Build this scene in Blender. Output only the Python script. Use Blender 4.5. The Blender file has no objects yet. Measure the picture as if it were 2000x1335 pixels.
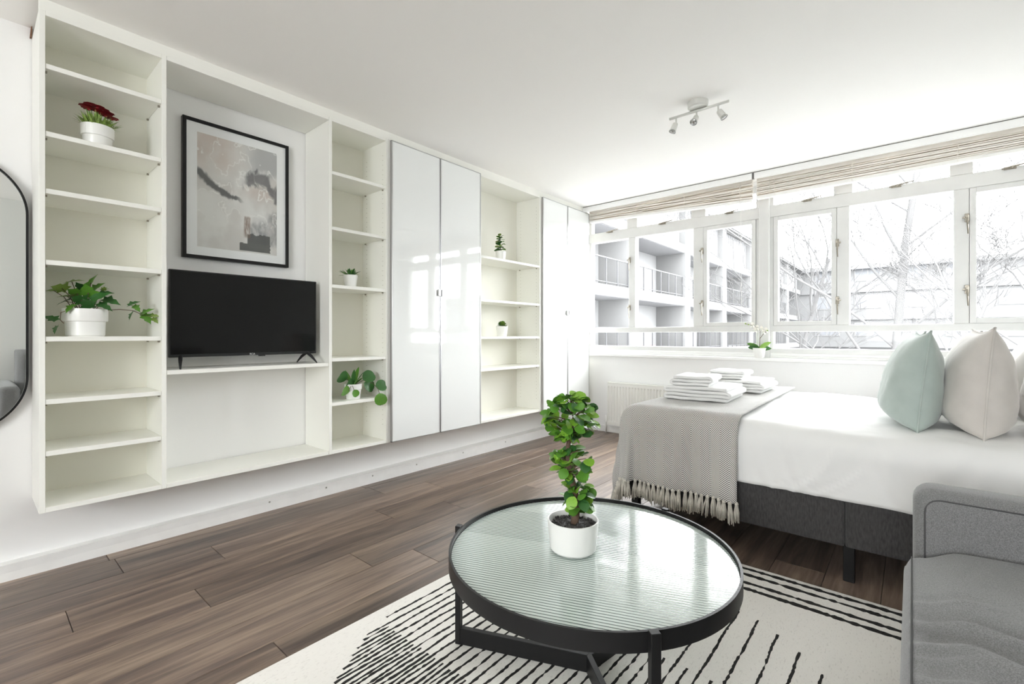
import bpy, bmesh, math, random
from mathutils import Vector, Matrix, noise

# ------------------------------------------------------------------ camera, world, light, exposure
scn = bpy.context.scene
col = scn.collection
R = math.radians
rnd = random.Random(7)

FPX = 912.9                       # focal length in pixels of the 2000 px wide frame
cam_d = bpy.data.cameras.new('camera')
cam_d.sensor_width = 36.0
cam_d.lens = 36.0 * FPX / 2000.0
cam_d.shift_y = -13.5 / 2000.0
cam_d.clip_start = 0.02
cam_d.clip_end = 500
cam = bpy.data.objects.new('camera', cam_d)
cam.location = (0, 0, 1.04)
cam.rotation_euler = (R(90), 0, math.atan(781 / FPX) - R(90))
col.objects.link(cam)
scn.camera = cam

world = bpy.data.worlds.new('overcast_sky')
scn.world = world
world.use_nodes = True
bg = world.node_tree.nodes['Background']
bg.inputs[0].default_value = (0.97, 0.985, 1.0, 1)
bg.inputs[1].default_value = 3.0

vs = scn.view_settings
vs.view_transform = 'Standard'
vs.look = 'None'
vs.gamma = 1
vs.use_curve_mapping = False
vs.exposure = 2.83
cy = scn.cycles
cy.use_denoising = True
try:
    cy.denoiser = 'OPENIMAGEDENOISE'
except Exception:
    pass
cy.max_bounces = 20
cy.diffuse_bounces = 14
cy.glossy_bounces = 6
cy.transmission_bounces = 8
cy.transparent_max_bounces = 12
cy.caustics_reflective = False
cy.caustics_refractive = False
cy.sample_clamp_indirect = 12


def portal(name, loc, rot, sx, sy):
    l = bpy.data.lights.new(name, 'AREA')
    l.shape = 'RECTANGLE'
    l.size, l.size_y = sx, sy
    l.cycles.is_portal = True
    o = bpy.data.objects.new(name, l)
    o.location, o.rotation_euler = loc, rot
    col.objects.link(o)


# ------------------------------------------------------------------ helpers
ORG = {}


def tag(o, label=None, cat=None, group=None, kind=None):
    if label: o['label'] = label
    if cat: o['category'] = cat
    if group: o['group'] = group
    if kind: o['kind'] = kind
    return o


def thing(name, label, cat, loc=(0, 0, 0), group=None):
    o = bpy.data.objects.new(name, None)
    o.empty_display_size = 0.05
    o.location = loc
    col.objects.link(o)
    ORG[o.name] = Vector(loc)
    return tag(o, label, cat, group)


def link(name, me, mat=None, parent=None, smooth=False):
    """mesh in world coordinates -> object; verts moved into the parent's frame"""
    o = bpy.data.objects.new(name, me)
    if mat is not None and not me.materials:
        me.materials.append(mat)
    if smooth:
        me.polygons.foreach_set('use_smooth', [True] * len(me.polygons))
    col.objects.link(o)
    if parent is not None:
        o.parent = parent
        org = ORG.get(parent.name, Vector((0, 0, 0)))
        me.transform(Matrix.Translation(-org))
        ORG[o.name] = org
    return o


def py(name, verts, faces, mat=None, parent=None, smooth=False):
    me = bpy.data.meshes.new(name)
    me.from_pydata([tuple(v) for v in verts], [], faces)
    me.update()
    return link(name, me, mat, parent, smooth)


def bm_obj(name, bm, mat=None, parent=None, smooth=False):
    me = bpy.data.meshes.new(name)
    bmesh.ops.recalc_face_normals(bm, faces=bm.faces)
    bm.to_mesh(me)
    bm.free()
    return link(name, me, mat, parent, smooth)


def add_box(bm, x0, x1, y0, y1, z0, z1, bev=0.0, seg=2):
    b = bmesh.new()
    bmesh.ops.create_cube(b, size=1)
    for v in b.verts:
        v.co = Vector(((x0 + x1) / 2 + v.co.x * (x1 - x0), (y0 + y1) / 2 + v.co.y * (y1 - y0), (z0 + z1) / 2 + v.co.z * (z1 - z0)))
    if bev > 0:
        bmesh.ops.bevel(b, geom=list(b.edges), offset=bev, segments=seg, profile=0.5, affect='EDGES')
    me = bpy.data.meshes.new('tmp')
    b.to_mesh(me)
    b.free()
    bm.from_mesh(me)
    bpy.data.meshes.remove(me)


def box(name, x0, x1, y0, y1, z0, z1, mat, parent=None, bev=0.0, seg=2, smooth=False):
    bm = bmesh.new()
    add_box(bm, x0, x1, y0, y1, z0, z1, bev, seg)
    return bm_obj(name, bm, mat, parent, smooth)


def add_tube(bm, pts, rad, seg=8, cap=True):
    pts = [Vector(p) for p in pts]
    n = len(pts)
    if not hasattr(rad, '__len__'): rad = [rad] * n
    rings = []
    up = Vector((0, 0, 1))
    for i, p in enumerate(pts):
        d = (pts[min(i + 1, n - 1)] - pts[max(i - 1, 0)])
        d = d.normalized() if d.length > 1e-9 else up
        a = d.cross(up)
        if a.length < 1e-3: a = d.cross(Vector((1, 0, 0)))
        a.normalize()
        b = d.cross(a)
        rings.append([bm.verts.new(p + rad[i] * (math.cos(2 * math.pi * k / seg) * a + math.sin(2 * math.pi * k / seg) * b)) for k in range(seg)])
    for i in range(n - 1):
        for k in range(seg):
            bm.faces.new((rings[i][k], rings[i][(k + 1) % seg], rings[i + 1][(k + 1) % seg], rings[i + 1][k]))
    if cap:
        bm.faces.new(rings[0][::-1])
        bm.faces.new(rings[-1])


def tube(name, pts, rad, mat, parent=None, seg=8, smooth=True):
    bm = bmesh.new()
    add_tube(bm, pts, rad, seg)
    return bm_obj(name, bm, mat, parent, smooth)


def add_lathe(bm, c, prof, seg=32):
    rings = []
    for r, z in prof:
        if r < 1e-6:
            rings.append([bm.verts.new((c[0], c[1], c[2] + z))])
        else:
            rings.append([bm.verts.new((c[0] + r * math.cos(2 * math.pi * k / seg), c[1] + r * math.sin(2 * math.pi * k / seg), c[2] + z)) for k in range(seg)])
    for i in range(len(rings) - 1):
        A, B = rings[i], rings[i + 1]
        for k in range(seg):
            k2 = (k + 1) % seg
            if len(A) == 1 and len(B) == 1: continue
            if len(A) == 1: bm.faces.new((A[0], B[k], B[k2]))
            elif len(B) == 1: bm.faces.new((A[k], A[k2], B[0]))
            else: bm.faces.new((A[k], A[k2], B[k2], B[k]))


def lathe(name, c, prof, mat, parent=None, seg=32, smooth=True):
    bm = bmesh.new()
    add_lathe(bm, c, prof, seg)
    return auto_smooth(bm_obj(name, bm, mat, parent, smooth), 32)


def auto_smooth(o, ang=40):
    me = o.data
    me.polygons.foreach_set('use_smooth', [True] * len(me.polygons))
    try:
        me.set_sharp_from_angle(angle=R(ang))
    except Exception:
        pass
    return o


# ------------------------------------------------------------------ materials
def mat(name, c, rough=0.5, metal=0.0, spec=0.5, coat=0.0, trans=0.0, sheen=0.0, ior=1.5, noise_amt=0.0, noise_scale=20.0, bump=0.0, bump_scale=60.0, stretch=(1, 1, 1)):
    m = bpy.data.materials.new(name)
    m.use_nodes = True
    nt = m.node_tree
    b = nt.nodes['Principled BSDF']
    b.inputs['Base Color'].default_value = (c[0], c[1], c[2], 1)
    b.inputs['Roughness'].default_value = rough
    b.inputs['Metallic'].default_value = metal
    b.inputs['Specular IOR Level'].default_value = spec
    b.inputs['IOR'].default_value = ior
    b.inputs['Coat Weight'].default_value = coat
    b.inputs['Coat Roughness'].default_value = 0.03
    b.inputs['Transmission Weight'].default_value = trans
    b.inputs['Sheen Weight'].default_value = sheen
    if noise_amt or bump:
        tc = nt.nodes.new('ShaderNodeTexCoord')
        mp = nt.nodes.new('ShaderNodeMapping')
        mp.inputs['Scale'].default_value = stretch
        nt.links.new(tc.outputs['Object'], mp.inputs['Vector'])
    if noise_amt:
        n = nt.nodes.new('ShaderNodeTexNoise')
        n.inputs['Scale'].default_value = noise_scale
        n.inputs['Detail'].default_value = 5
        nt.links.new(mp.outputs[0], n.inputs['Vector'])
        r = nt.nodes.new('ShaderNodeValToRGB')
        r.color_ramp.elements[0].position = 0.3
        r.color_ramp.elements[1].position = 0.7
        lo = [max(0, x * (1 - noise_amt)) for x in c]
        hi = [min(1, x * (1 + noise_amt)) for x in c]
        r.color_ramp.elements[0].color = (*lo, 1)
        r.color_ramp.elements[1].color = (*hi, 1)
        nt.links.new(n.outputs['Fac'], r.inputs[0])
        nt.links.new(r.outputs[0], b.inputs['Base Color'])
    if bump:
        n2 = nt.nodes.new('ShaderNodeTexNoise')
        n2.inputs['Scale'].default_value = bump_scale
        n2.inputs['Detail'].default_value = 4
        nt.links.new(mp.outputs[0], n2.inputs['Vector'])
        bp = nt.nodes.new('ShaderNodeBump')
        bp.inputs['Strength'].default_value = bump
        bp.inputs['Distance'].default_value = 0.004
        nt.links.new(n2.outputs['Fac'], bp.inputs['Height'])
        nt.links.new(bp.outputs[0], b.inputs['Normal'])
    return m


M = {}
M['wall'] = mat('wall_paint', (0.865, 0.865, 0.862), 0.8, bump=0.05, bump_scale=90)
M['wall_grey'] = mat('grey_wall_paint', (0.72, 0.73, 0.71), 0.8)
M['ceil'] = mat('ceiling_paint', (0.94, 0.93, 0.912), 0.85)
M['skirt'] = mat('skirting_paint', (0.86, 0.86, 0.85), 0.35, noise_amt=0.03, noise_scale=12)
M['lam'] = mat('white_laminate', (0.86, 0.86, 0.815), 0.38)
M['lam_back'] = mat('shade_toned_back_panel', (0.80, 0.79, 0.725), 0.5)  # darker and warmer than the laminate: the bays' warm shade put into colour
M['hole'] = mat('dark_hole', (0.10, 0.09, 0.07), 0.8)
M['alu'] = mat('brushed_aluminium', (0.50, 0.50, 0.50), 0.35, metal=0.85)
M['gloss'] = mat('white_backpainted_glass', (0.83, 0.85, 0.845), 0.04, coat=1.0, spec=0.6)
M['frame_w'] = mat('window_frame_paint', (0.68, 0.68, 0.67), 0.4, noise_amt=0.03, noise_scale=9)
M['sill'] = mat('sill_paint', (0.85, 0.85, 0.845), 0.35)
M['brass'] = mat('tarnished_catch_metal', (0.34, 0.31, 0.26), 0.35, metal=0.7)
M['blind'] = mat('painted_wood_slat', (0.84, 0.80, 0.75), 0.45, noise_amt=0.08, noise_scale=30, stretch=(1, 0.1, 1))
M['blind_w'] = mat('white_blind_rail', (0.84, 0.83, 0.81), 0.4)
M['gap'] = mat('gap_shade_and_joint', (0.16, 0.155, 0.15), 0.7)  # dark colour for the shade in the pelmet gap, also board and plank joints
M['black'] = mat('black_metal', (0.010, 0.010, 0.0105), 0.40, spec=0.3)
M['tvblack'] = mat('tv_plastic', (0.012, 0.012, 0.013), 0.3)
M['screen'] = mat('tv_screen', (0.004, 0.004, 0.004), 0.06, spec=0.3)
M['white_text'] = mat('logo_print', (0.8, 0.8, 0.8), 0.4)
M['paper'] = mat('mat_board', (0.92, 0.92, 0.93), 0.6)
M['pot'] = mat('white_ceramic', (0.84, 0.84, 0.82), 0.28)
M['soil'] = mat('dark_gravel', (0.05, 0.045, 0.045), 0.5, noise_amt=0.9, noise_scale=220, bump=1.0, bump_scale=220)
M['bark'] = mat('brown_stem', (0.12, 0.075, 0.05), 0.8)
M['leaf'] = mat('leaf_green', (0.10, 0.26, 0.032), 0.35, noise_amt=0.25, noise_scale=25)
M['leaf_l'] = mat('leaf_light_green', (0.21, 0.42, 0.04), 0.4, noise_amt=0.25, noise_scale=25)
M['leaf_d'] = mat('leaf_dark_green', (0.038, 0.13, 0.030), 0.32, noise_amt=0.3, noise_scale=25)
M['leaf_v'] = mat('leaf_variegated', (0.22, 0.33, 0.07), 0.4, noise_amt=0.5, noise_scale=60)
M['red'] = mat('dark_red_petal', (0.22, 0.006, 0.012), 0.55, noise_amt=0.4, noise_scale=80)
M['flower_w'] = mat('white_petal', (0.85, 0.83, 0.78), 0.5)
M['duvet'] = mat('white_cotton', (0.83, 0.83, 0.825), 0.85, sheen=0.2, bump=0.05, bump_scale=300)
M['towel'] = mat('white_terry', (0.85, 0.85, 0.845), 0.95, sheen=0.3, bump=0.5, bump_scale=420)
M['bedfab'] = mat('charcoal_linen', (0.050, 0.048, 0.048), 0.9, sheen=0.15, noise_amt=0.35, noise_scale=160, stretch=(1, 1, 0.25))
M['sage'] = mat('sage_velvet', (0.42, 0.49, 0.46), 0.85, sheen=0.4, noise_amt=0.06, noise_scale=14)
M['beige'] = mat('beige_velvet', (0.61, 0.575, 0.54), 0.85, sheen=0.4, noise_amt=0.05, noise_scale=14)
M['pillow_w'] = mat('pale_pillow_cotton', (0.76, 0.745, 0.725), 0.85, sheen=0.3)
M['sofa'] = mat('grey_melange_fabric', (0.195, 0.195, 0.197), 0.95, sheen=0.25, noise_amt=0.34, noise_scale=420, bump=0.10, bump_scale=420)
M['sofa_leg'] = mat('sofa_leg_wood', (0.10, 0.06, 0.035), 0.4)
M['seam'] = mat('seam_thread', (0.085, 0.085, 0.086), 0.9)
M['tassel'] = mat('cream_cotton_fringe', (0.62, 0.59, 0.53), 0.95, noise_amt=0.2, noise_scale=240, stretch=(1, 1, 0.15), bump=0.6, bump_scale=260)
M['rug_dark'] = mat('black_rug_pile', (0.018, 0.017, 0.016), 1.0, noise_amt=0.5, noise_scale=260)
M['rad'] = mat('radiator_enamel', (0.80, 0.80, 0.765), 0.35)
M['lamp'] = mat('lamp_satin_enamel', (0.66, 0.66, 0.63), 0.3, metal=0.15)
M['lamp_glass'] = mat('halogen_reflector', (0.45, 0.45, 0.44), 0.15, metal=0.8)
M['shim'] = mat('raw_wood_shim', (0.22, 0.11, 0.06), 0.8)
M['mirror'] = mat('mirror_silver', (0.86, 0.88, 0.86), 0.01, metal=1.0)
M['screw'] = mat('screw_head', (0.42, 0.41, 0.38), 0.4, metal=0.5)
# outside
M['conc'] = mat('pale_render', (0.125, 0.125, 0.125), 0.9)
M['conc_far'] = mat('dimmed_far_render', (0.088, 0.088, 0.089), 0.9)  # darker copy of the wall render: strong light on the far facade toned down
M['conc_in'] = mat('lightened_recess_render', (0.20, 0.20, 0.202), 0.9)  # paler copy of the wall render: shade in the balcony recess lifted by colour
M['conc2'] = mat('lightened_shade_render', (0.20, 0.20, 0.207), 0.9)  # paler than the walls to lift the shade under slabs; also pipes and battens
M['oglass'] = mat('distant_window_glass', (0.105, 0.108, 0.115), 0.6, spec=0.1)
M['oframe'] = mat('distant_white_frames', (0.14, 0.14, 0.14), 0.6)
M['orail'] = mat('railing_metal', (0.05, 0.05, 0.053), 0.6)
M['ogreen'] = mat('lime_wall_panel', (0.10, 0.12, 0.065), 0.9)
M['ored'] = mat('terracotta_planter', (0.11, 0.08, 0.078), 0.9)
M['obark'] = mat('pale_bark', (0.064, 0.063, 0.063), 0.95)
M['ground'] = mat('pale_paving', (0.26, 0.26, 0.26), 0.95)


def glass_pane():
    m = bpy.data.materials.new('window_glass')
    m.use_nodes = True
    nt = m.node_tree
    nt.nodes.clear()
    out = nt.nodes.new('ShaderNodeOutputMaterial')
    tr = nt.nodes.new('ShaderNodeBsdfTransparent')
    tr.inputs[0].default_value = (0.985, 0.99, 0.988, 1)
    gl = nt.nodes.new('ShaderNodeBsdfGlossy')
    gl.inputs['Roughness'].default_value = 0.01
    lw = nt.nodes.new('ShaderNodeLayerWeight')
    lw.inputs[0].default_value = 0.5
    pw = nt.nodes.new('ShaderNodeMath'); pw.operation = 'POWER'; pw.inputs[1].default_value = 5.0
    ma = nt.nodes.new('ShaderNodeMath'); ma.operation = 'MULTIPLY_ADD'
    ma.inputs[1].default_value, ma.inputs[2].default_value = 0.40, 0.006
    nt.links.new(lw.outputs['Facing'], pw.inputs[0])
    nt.links.new(pw.outputs[0], ma.inputs[0])
    mx = nt.nodes.new('ShaderNodeMixShader')
    nt.links.new(ma.outputs[0], mx.inputs[0])
    nt.links.new(tr.outputs[0], mx.inputs[1])
    nt.links.new(gl.outputs[0], mx.inputs[2])
    nt.links.new(mx.outputs[0], out.inputs[0])
    return m


M['glass'] = glass_pane()


def wood_floor():
    m = mat('wood_plank', (0.24, 0.18, 0.14), 0.34, spec=0.5)
    nt = m.node_tree
    b = nt.nodes['Principled BSDF']
    tc = nt.nodes.new('ShaderNodeTexCoord')
    oi = nt.nodes.new('ShaderNodeObjectInfo')
    off = nt.nodes.new('ShaderNodeVectorMath'); off.operation = 'SCALE'
    cmb = nt.nodes.new('ShaderNodeCombineXYZ')
    mul = nt.nodes.new('ShaderNodeMath'); mul.operation = 'MULTIPLY'; mul.inputs[1].default_value = 37.0
    nt.links.new(oi.outputs['Random'], mul.inputs[0])
    for k in range(3): nt.links.new(mul.outputs[0], cmb.inputs[k])
    add = nt.nodes.new('ShaderNodeVectorMath'); add.operation = 'ADD'
    nt.links.new(tc.outputs['Object'], add.inputs[0])
    nt.links.new(cmb.outputs[0], add.inputs[1])
    def nz(scale, st, det=6):
        mp = nt.nodes.new('ShaderNodeMapping')
        mp.inputs['Scale'].default_value = st
        nt.links.new(add.outputs[0], mp.inputs[0])
        n = nt.nodes.new('ShaderNodeTexNoise')
        n.inputs['Scale'].default_value = scale
        n.inputs['Detail'].default_value = det
        n.inputs['Roughness'].default_value = 0.62
        n.inputs['Distortion'].default_value = 0.6
        nt.links.new(mp.outputs[0], n.inputs['Vector'])
        return n
    n1 = nz(2.2, (0.55, 7.0, 1))
    n2 = nz(9.0, (0.5, 9.0, 1))
    r1 = nt.nodes.new('ShaderNodeValToRGB')
    e = r1.color_ramp.elements
    e[0].position, e[0].color = 0.34, (0.115, 0.084, 0.072, 1)
    e[1].position, e[1].color = 0.67, (0.335, 0.252, 0.192, 1)
    e2 = e.new(0.5); e2.color = (0.212, 0.157, 0.126, 1)
    nt.links.new(n1.outputs['Fac'], r1.inputs[0])
    r2 = nt.nodes.new('ShaderNodeValToRGB')
    r2.color_ramp.elements[0].position, r2.color_ramp.elements[0].color = 0.30, (0.72, 0.70, 0.69, 1)
    r2.color_ramp.elements[1].position, r2.color_ramp.elements[1].color = 0.66, (1.12, 1.11, 1.10, 1)
    nt.links.new(n2.outputs['Fac'], r2.inputs[0])
    mx = nt.nodes.new('ShaderNodeMix'); mx.data_type = 'RGBA'; mx.blend_type = 'MULTIPLY'
    mx.inputs[0].default_value = 1.0
    nt.links.new(r1.outputs[0], mx.inputs[6])
    nt.links.new(r2.outputs[0], mx.inputs[7])
    hsv = nt.nodes.new('ShaderNodeHueSaturation')
    vr = nt.nodes.new('ShaderNodeMapRange')
    vr.inputs[3].default_value, vr.inputs[4].default_value = 0.68, 1.12
    nt.links.new(oi.outputs['Random'], vr.inputs[0])
    nt.links.new(vr.outputs[0], hsv.inputs['Value'])
    nt.links.new(mx.outputs[2], hsv.inputs['Color'])
    nt.links.new(hsv.outputs[0], b.inputs['Base Color'])
    bp = nt.nodes.new('ShaderNodeBump'); bp.inputs['Strength'].default_value = 0.12; bp.inputs['Distance'].default_value = 0.003
    nt.links.new(n2.outputs['Fac'], bp.inputs['Height'])
    nt.links.new(bp.outputs[0], b.inputs['Normal'])
    return m


M['plank'] = wood_floor()


def herringbone():
    m = mat('herringbone_weave', (0.5, 0.5, 0.48), 0.95, sheen=0.2)
    nt = m.node_tree
    b = nt.nodes['Principled BSDF']
    uv = nt.nodes.new('ShaderNodeUVMap')
    sp = nt.nodes.new('ShaderNodeSeparateXYZ')
    nt.links.new(uv.outputs[0], sp.inputs[0])
    pp = nt.nodes.new('ShaderNodeMath'); pp.operation = 'PINGPONG'; pp.inputs[1].default_value = 0.046
    nt.links.new(sp.outputs[0], pp.inputs[0])
    ad = nt.nodes.new('ShaderNodeMath'); ad.operation = 'ADD'
    nt.links.new(pp.outputs[0], ad.inputs[0]); nt.links.new(sp.outputs[1], ad.inputs[1])
    ml = nt.nodes.new('ShaderNodeMath'); ml.operation = 'MULTIPLY'; ml.inputs[1].default_value = 2 * math.pi / 0.0098
    nt.links.new(ad.outputs[0], ml.inputs[0])
    sn = nt.nodes.new('ShaderNodeMath'); sn.operation = 'SINE'
    nt.links.new(ml.outputs[0], sn.inputs[0])
    rp = nt.nodes.new('ShaderNodeValToRGB')
    rp.color_ramp.elements[0].position, rp.color_ramp.elements[0].color = 0.35, (0.74, 0.73, 0.70, 1)
    rp.color_ramp.elements[1].position, rp.color_ramp.elements[1].color = 0.65, (0.135, 0.130, 0.130, 1)
    mr = nt.nodes.new('ShaderNodeMapRange'); mr.inputs[1].default_value = -1; mr.inputs[2].default_value = 1
    nt.links.new(sn.outputs[0], mr.inputs[0]); nt.links.new(mr.outputs[0], rp.inputs[0])
    nt.links.new(rp.outputs[0], b.inputs['Base Color'])
    return m


M['throw'] = herringbone()


def rug_base():
    m = mat('cream_rug_pile', (0.66, 0.635, 0.585), 1.0, sheen=0.2, bump=0.25, bump_scale=260)
    nt = m.node_tree
    b = nt.nodes['Principled BSDF']
    tc = nt.nodes.new('ShaderNodeTexCoord')
    def nz(sc, st):
        mp = nt.nodes.new('ShaderNodeMapping'); mp.inputs['Scale'].default_value = st
        nt.links.new(tc.outputs['Object'], mp.inputs[0])
        n = nt.nodes.new('ShaderNodeTexNoise'); n.inputs['Scale'].default_value = sc; n.inputs['Detail'].default_value = 3
        nt.links.new(mp.outputs[0], n.inputs['Vector']); return n
    n1 = nz(70, (1, 3.0, 1)); n2 = nz(3, (1, 1, 1))
    r1 = nt.nodes.new('ShaderNodeValToRGB')
    r1.color_ramp.elements[0].position, r1.color_ramp.elements[0].color = 0.30, (0.62, 0.59, 0.555, 1)
    r1.color_ramp.elements[1].position, r1.color_ramp.elements[1].color = 0.42, (0.86, 0.835, 0.79, 1)
    nt.links.new(n1.outputs['Fac'], r1.inputs[0])
    mx = nt.nodes.new('ShaderNodeMix'); mx.data_type = 'RGBA'; mx.blend_type = 'MIX'
    nt.links.new(n2.outputs['Fac'], mx.inputs[0])
    nt.links.new(r1.outputs[0], mx.inputs[6]); mx.inputs[7].default_value = (0.85, 0.825, 0.78, 1)
    nt.links.new(mx.outputs[2], b.inputs['Base Color'])
    return m


M['rug'] = rug_base()
M['table_glass'] = mat('reeded_table_glass', (0.72, 0.80, 0.76), 0.05, spec=0.5, trans=0.15, ior=1.5)
M['glass_groove'] = mat('groove_dark_refraction', (0.045, 0.075, 0.068), 0.10, spec=0.35)  # dark strips: the dark refraction between ribs put into colour


def print_mat():
    m = mat('abstract_print', (0.6, 0.6, 0.6), 0.5)
    nt = m.node_tree
    a = nt.nodes.new('ShaderNodeVertexColor'); a.layer_name = 'print'
    nt.links.new(a.outputs[0], nt.nodes['Principled BSDF'].inputs['Base Color'])
    return m


M['print'] = print_mat()

# ------------------------------------------------------------------ room shell
XW, YL, YR, XB, ZC = 4.50, 2.952, -0.96, -3.1, 2.392   # window wall, shelf wall, headboard wall, rear wall, ceiling


def struct(o):
    o['kind'] = 'structure'
    return o


floor = struct(box('floor', XB - 0.1, XW + 0.1, YR - 0.1, YL + 0.1, -0.12, -0.012, M['gap']))
# planks, each its own piece
PW, PL, G = 0.1945, 1.335, 0.0012
plank_meshes = {}
joints = {0: 0.45, 1: 0.785, 2: 1.58, 3: 1.945, 4: 1.19}
row = 0
y1 = 2.815
rows = []
yy = y1
rows.append((y1, YL + 0.02))
k = 0
while yy > YR - 0.02:
    rows.append((max(yy - PW, YR - 0.02), yy))
    yy -= PW
for i, (ya, yb) in enumerate(rows):
    j = i - 1
    x0 = joints.get(j, rnd.uniform(0, PL))
    x = x0 - PL * math.ceil((x0 - XB) / PL)
    while x < XW:
        xa, xb = max(x, XB), min(x + PL, XW)
        key = (round(xb - xa, 3), round(yb - ya, 3))
        if xb - xa > 0.01:
            if key not in plank_meshes:
                bm = bmesh.new()
                add_box(bm, G, key[0] - G, G, key[1] - G, -0.012, 0.0, 0.0008, 1)
                me = bpy.data.meshes.new('plank')
                bm.to_mesh(me); bm.free()
                me.materials.append(M['plank'])
                plank_meshes[key] = me
            o = bpy.data.objects.new('plank', plank_meshes[key])
            o.location = (xa, ya, 0)
            o.parent = floor
            col.objects.link(o)
        x += PL

struct(box('ceiling', XB - 0.1, XW + 0.3, YR - 0.1, YL + 0.1, ZC, ZC + 0.12, M['ceil']))
struct(box('wall_left', XB - 0.1, XW + 0.3, YL, YL + 0.12, -0.02, ZC + 0.02, M['wall']))
struct(box('wall_right', XB - 0.1, XW + 0.3, YR - 0.12, YR, -0.02, ZC + 0.02, M['wall_grey']))
# window wall below the sill and head above the windows
wf = struct(box('wall_window', XW, XW + 0.22, YR - 0.1, YL + 0.1, -0.02, 0.835, M['wall']))
box('lintel', XW + 0.02, XW + 0.22, YR - 0.1, YL + 0.1, 2.36, ZC + 0.05, M['wall'], wf)
# unseen rear wall; its window is added to brighten this end of the room
WA, WB = -0.85, 0.80
bw = struct(box('wall_back', XB - 0.15, XB, YR - 0.1, YL + 0.1, -0.02, 0.85, M['wall']))
box('lintel', XB - 0.15, XB, YR - 0.1, YL + 0.1, 2.25, ZC + 0.02, M['wall'], bw)
box('pier', XB - 0.15, XB, YR - 0.1, WA, 0.85, 2.25, M['wall'], bw)
box('pier', XB - 0.15, XB, WB, YL + 0.1, 0.85, 2.25, M['wall'], bw)
w3 = struct(box('added_window', XB - 0.11, XB - 0.05, WA, WB, 0.85, 0.91, M['frame_w']))
box('head_rail', XB - 0.11, XB - 0.05, WA, WB, 2.19, 2.25, M['frame_w'], w3)
WM = (WA + WB) / 2
for ym in (WA + 0.03, WM, WB - 0.03):
    box('mullion', XB - 0.11, XB - 0.05, ym - 0.03, ym + 0.03, 0.91, 2.19, M['frame_w'], w3)
for ya, yb in ((WA + 0.06, WM - 0.03), (WM + 0.03, WB - 0.06)):
    box('pane', XB - 0.083, XB - 0.077, ya, yb, 0.91, 2.19, M['glass'], w3)
portal('added_window_portal', (XB - 0.2, WM, 1.55), (0, R(-90), 0), 1.35, WB - WA)

# boxed skirting along the shelf wall (gets deeper towards the window) with screw heads
zs = 0.062
sk = struct(py('baseboard_left', [(XB, 2.948, 0), (XW, 2.842, 0), (XW, 2.952, 0), (XB, 2.952, 0), (XB, 2.945, zs), (XW, 2.848, zs + 0.02), (XW, 2.952, zs + 0.02), (XB, 2.952, zs)],
               [(0, 1, 5, 4), (4, 5, 6, 7), (0, 4, 7, 3), (1, 2, 6, 5), (0, 3, 2, 1), (2, 3, 7, 6)], M['skirt']))
for xs in (1.17, 1.52, 1.86, 2.24, 2.72, 3.25):
    ys = 2.948 - (xs - XB) / (XW - XB) * 0.106
    so = lathe('screw', (0, 0, 0), [(0, 0.002), (0.005, 0.0015), (0.006, 0)], M['screw'], None, 10)
    so.data.transform(Matrix.Rotation(R(90), 4, 'X'))
    so.data.transform(Matrix.Translation((xs, ys + 0.001, 0.052)))
    so.parent = sk
struct(box('baseboard_back', XW - 0.014, XW, YR, 2.84, 0, 0.07, M['skirt'], None, 0.003))
struct(box('baseboard_right', XB, XW - 0.02, YR, YR + 0.014, 0, 0.07, M['skirt'], None, 0.003))

# ------------------------------------------------------------------ windows
ZB0, ZB1, ZT0, ZT1, ZH = 0.925, 1.068, 1.122, 2.065, 2.168
XG = 4.60


def frame_piece(nm, y0, y1, z0, z1, root, x0=4.565, x1=4.635):
    return box(nm, x0, x1, y0, y1, z0, z1, M['frame_w'], root, 0.004, 1)


def pane(y0, y1, z0, z1, root):
    return box('pane', XG - 0.002, XG + 0.002, y0, y1, z0, z1, M['glass'], root)


def sash(y0, y1, z0, z1, root, w=0.034):
    bm = bmesh.new()
    xa, xb = 4.555, 4.61
    for (a, b, c, d) in ((y0, y0 + w, z0, z1), (y1 - w, y1, z0, z1), (y0 + w, y1 - w, z0, z0 + w), (y0 + w, y1 - w, z1 - w, z1)):
        add_box(bm, xa, xb, a, b, c, d, 0.0015, 1)
    bm_obj('opening_sash', bm, M['frame_w'], root)


def catch(y, z, root, down=1, side=1):
    """cockspur handle: plate, nose and a hanging lever"""
    bm = bmesh.new()
    add_box(bm, 4.548, 4.556, y - 0.012, y + 0.012, z - 0.03, z + 0.03, 0.002, 1)
    add_box(bm, 4.530, 4.550, y - 0.009, y + 0.009, z - 0.014, z + 0.018, 0.004, 1)
    add_box(bm, 4.535, 4.545, y - 0.008 + side * 0.016, y + 0.008 + side * 0.016, z - 0.006, z + 0.006, 0.002, 1)
    add_tube(bm, [(4.532, y, z), (4.528, y - 0.002, z - 0.05 * down), (4.53, y - 0.004, z - 0.115 * down)], [0.0065, 0.006, 0.004], 8)
    auto_smooth(bm_obj('catch', bm, M['brass'], root))


def stay(y, z, root):
    bm = bmesh.new()
    add_box(bm, 4.548, 4.556, y - 0.03, y + 0.03, z - 0.010, z + 0.012, 0.002, 1)
    add_tube(bm, [(4.54, y + 0.04, z - 0.002), (4.54, y, z + 0.004), (4.545, y - 0.10, z + 0.018)], [0.006, 0.007, 0.004], 8)
    add_tube(bm, [(4.555, y - 0.01, z), (4.53, y - 0.01, z)], 0.006, 8)
    auto_smooth(bm_obj('stay', bm, M['brass'], root))


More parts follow.
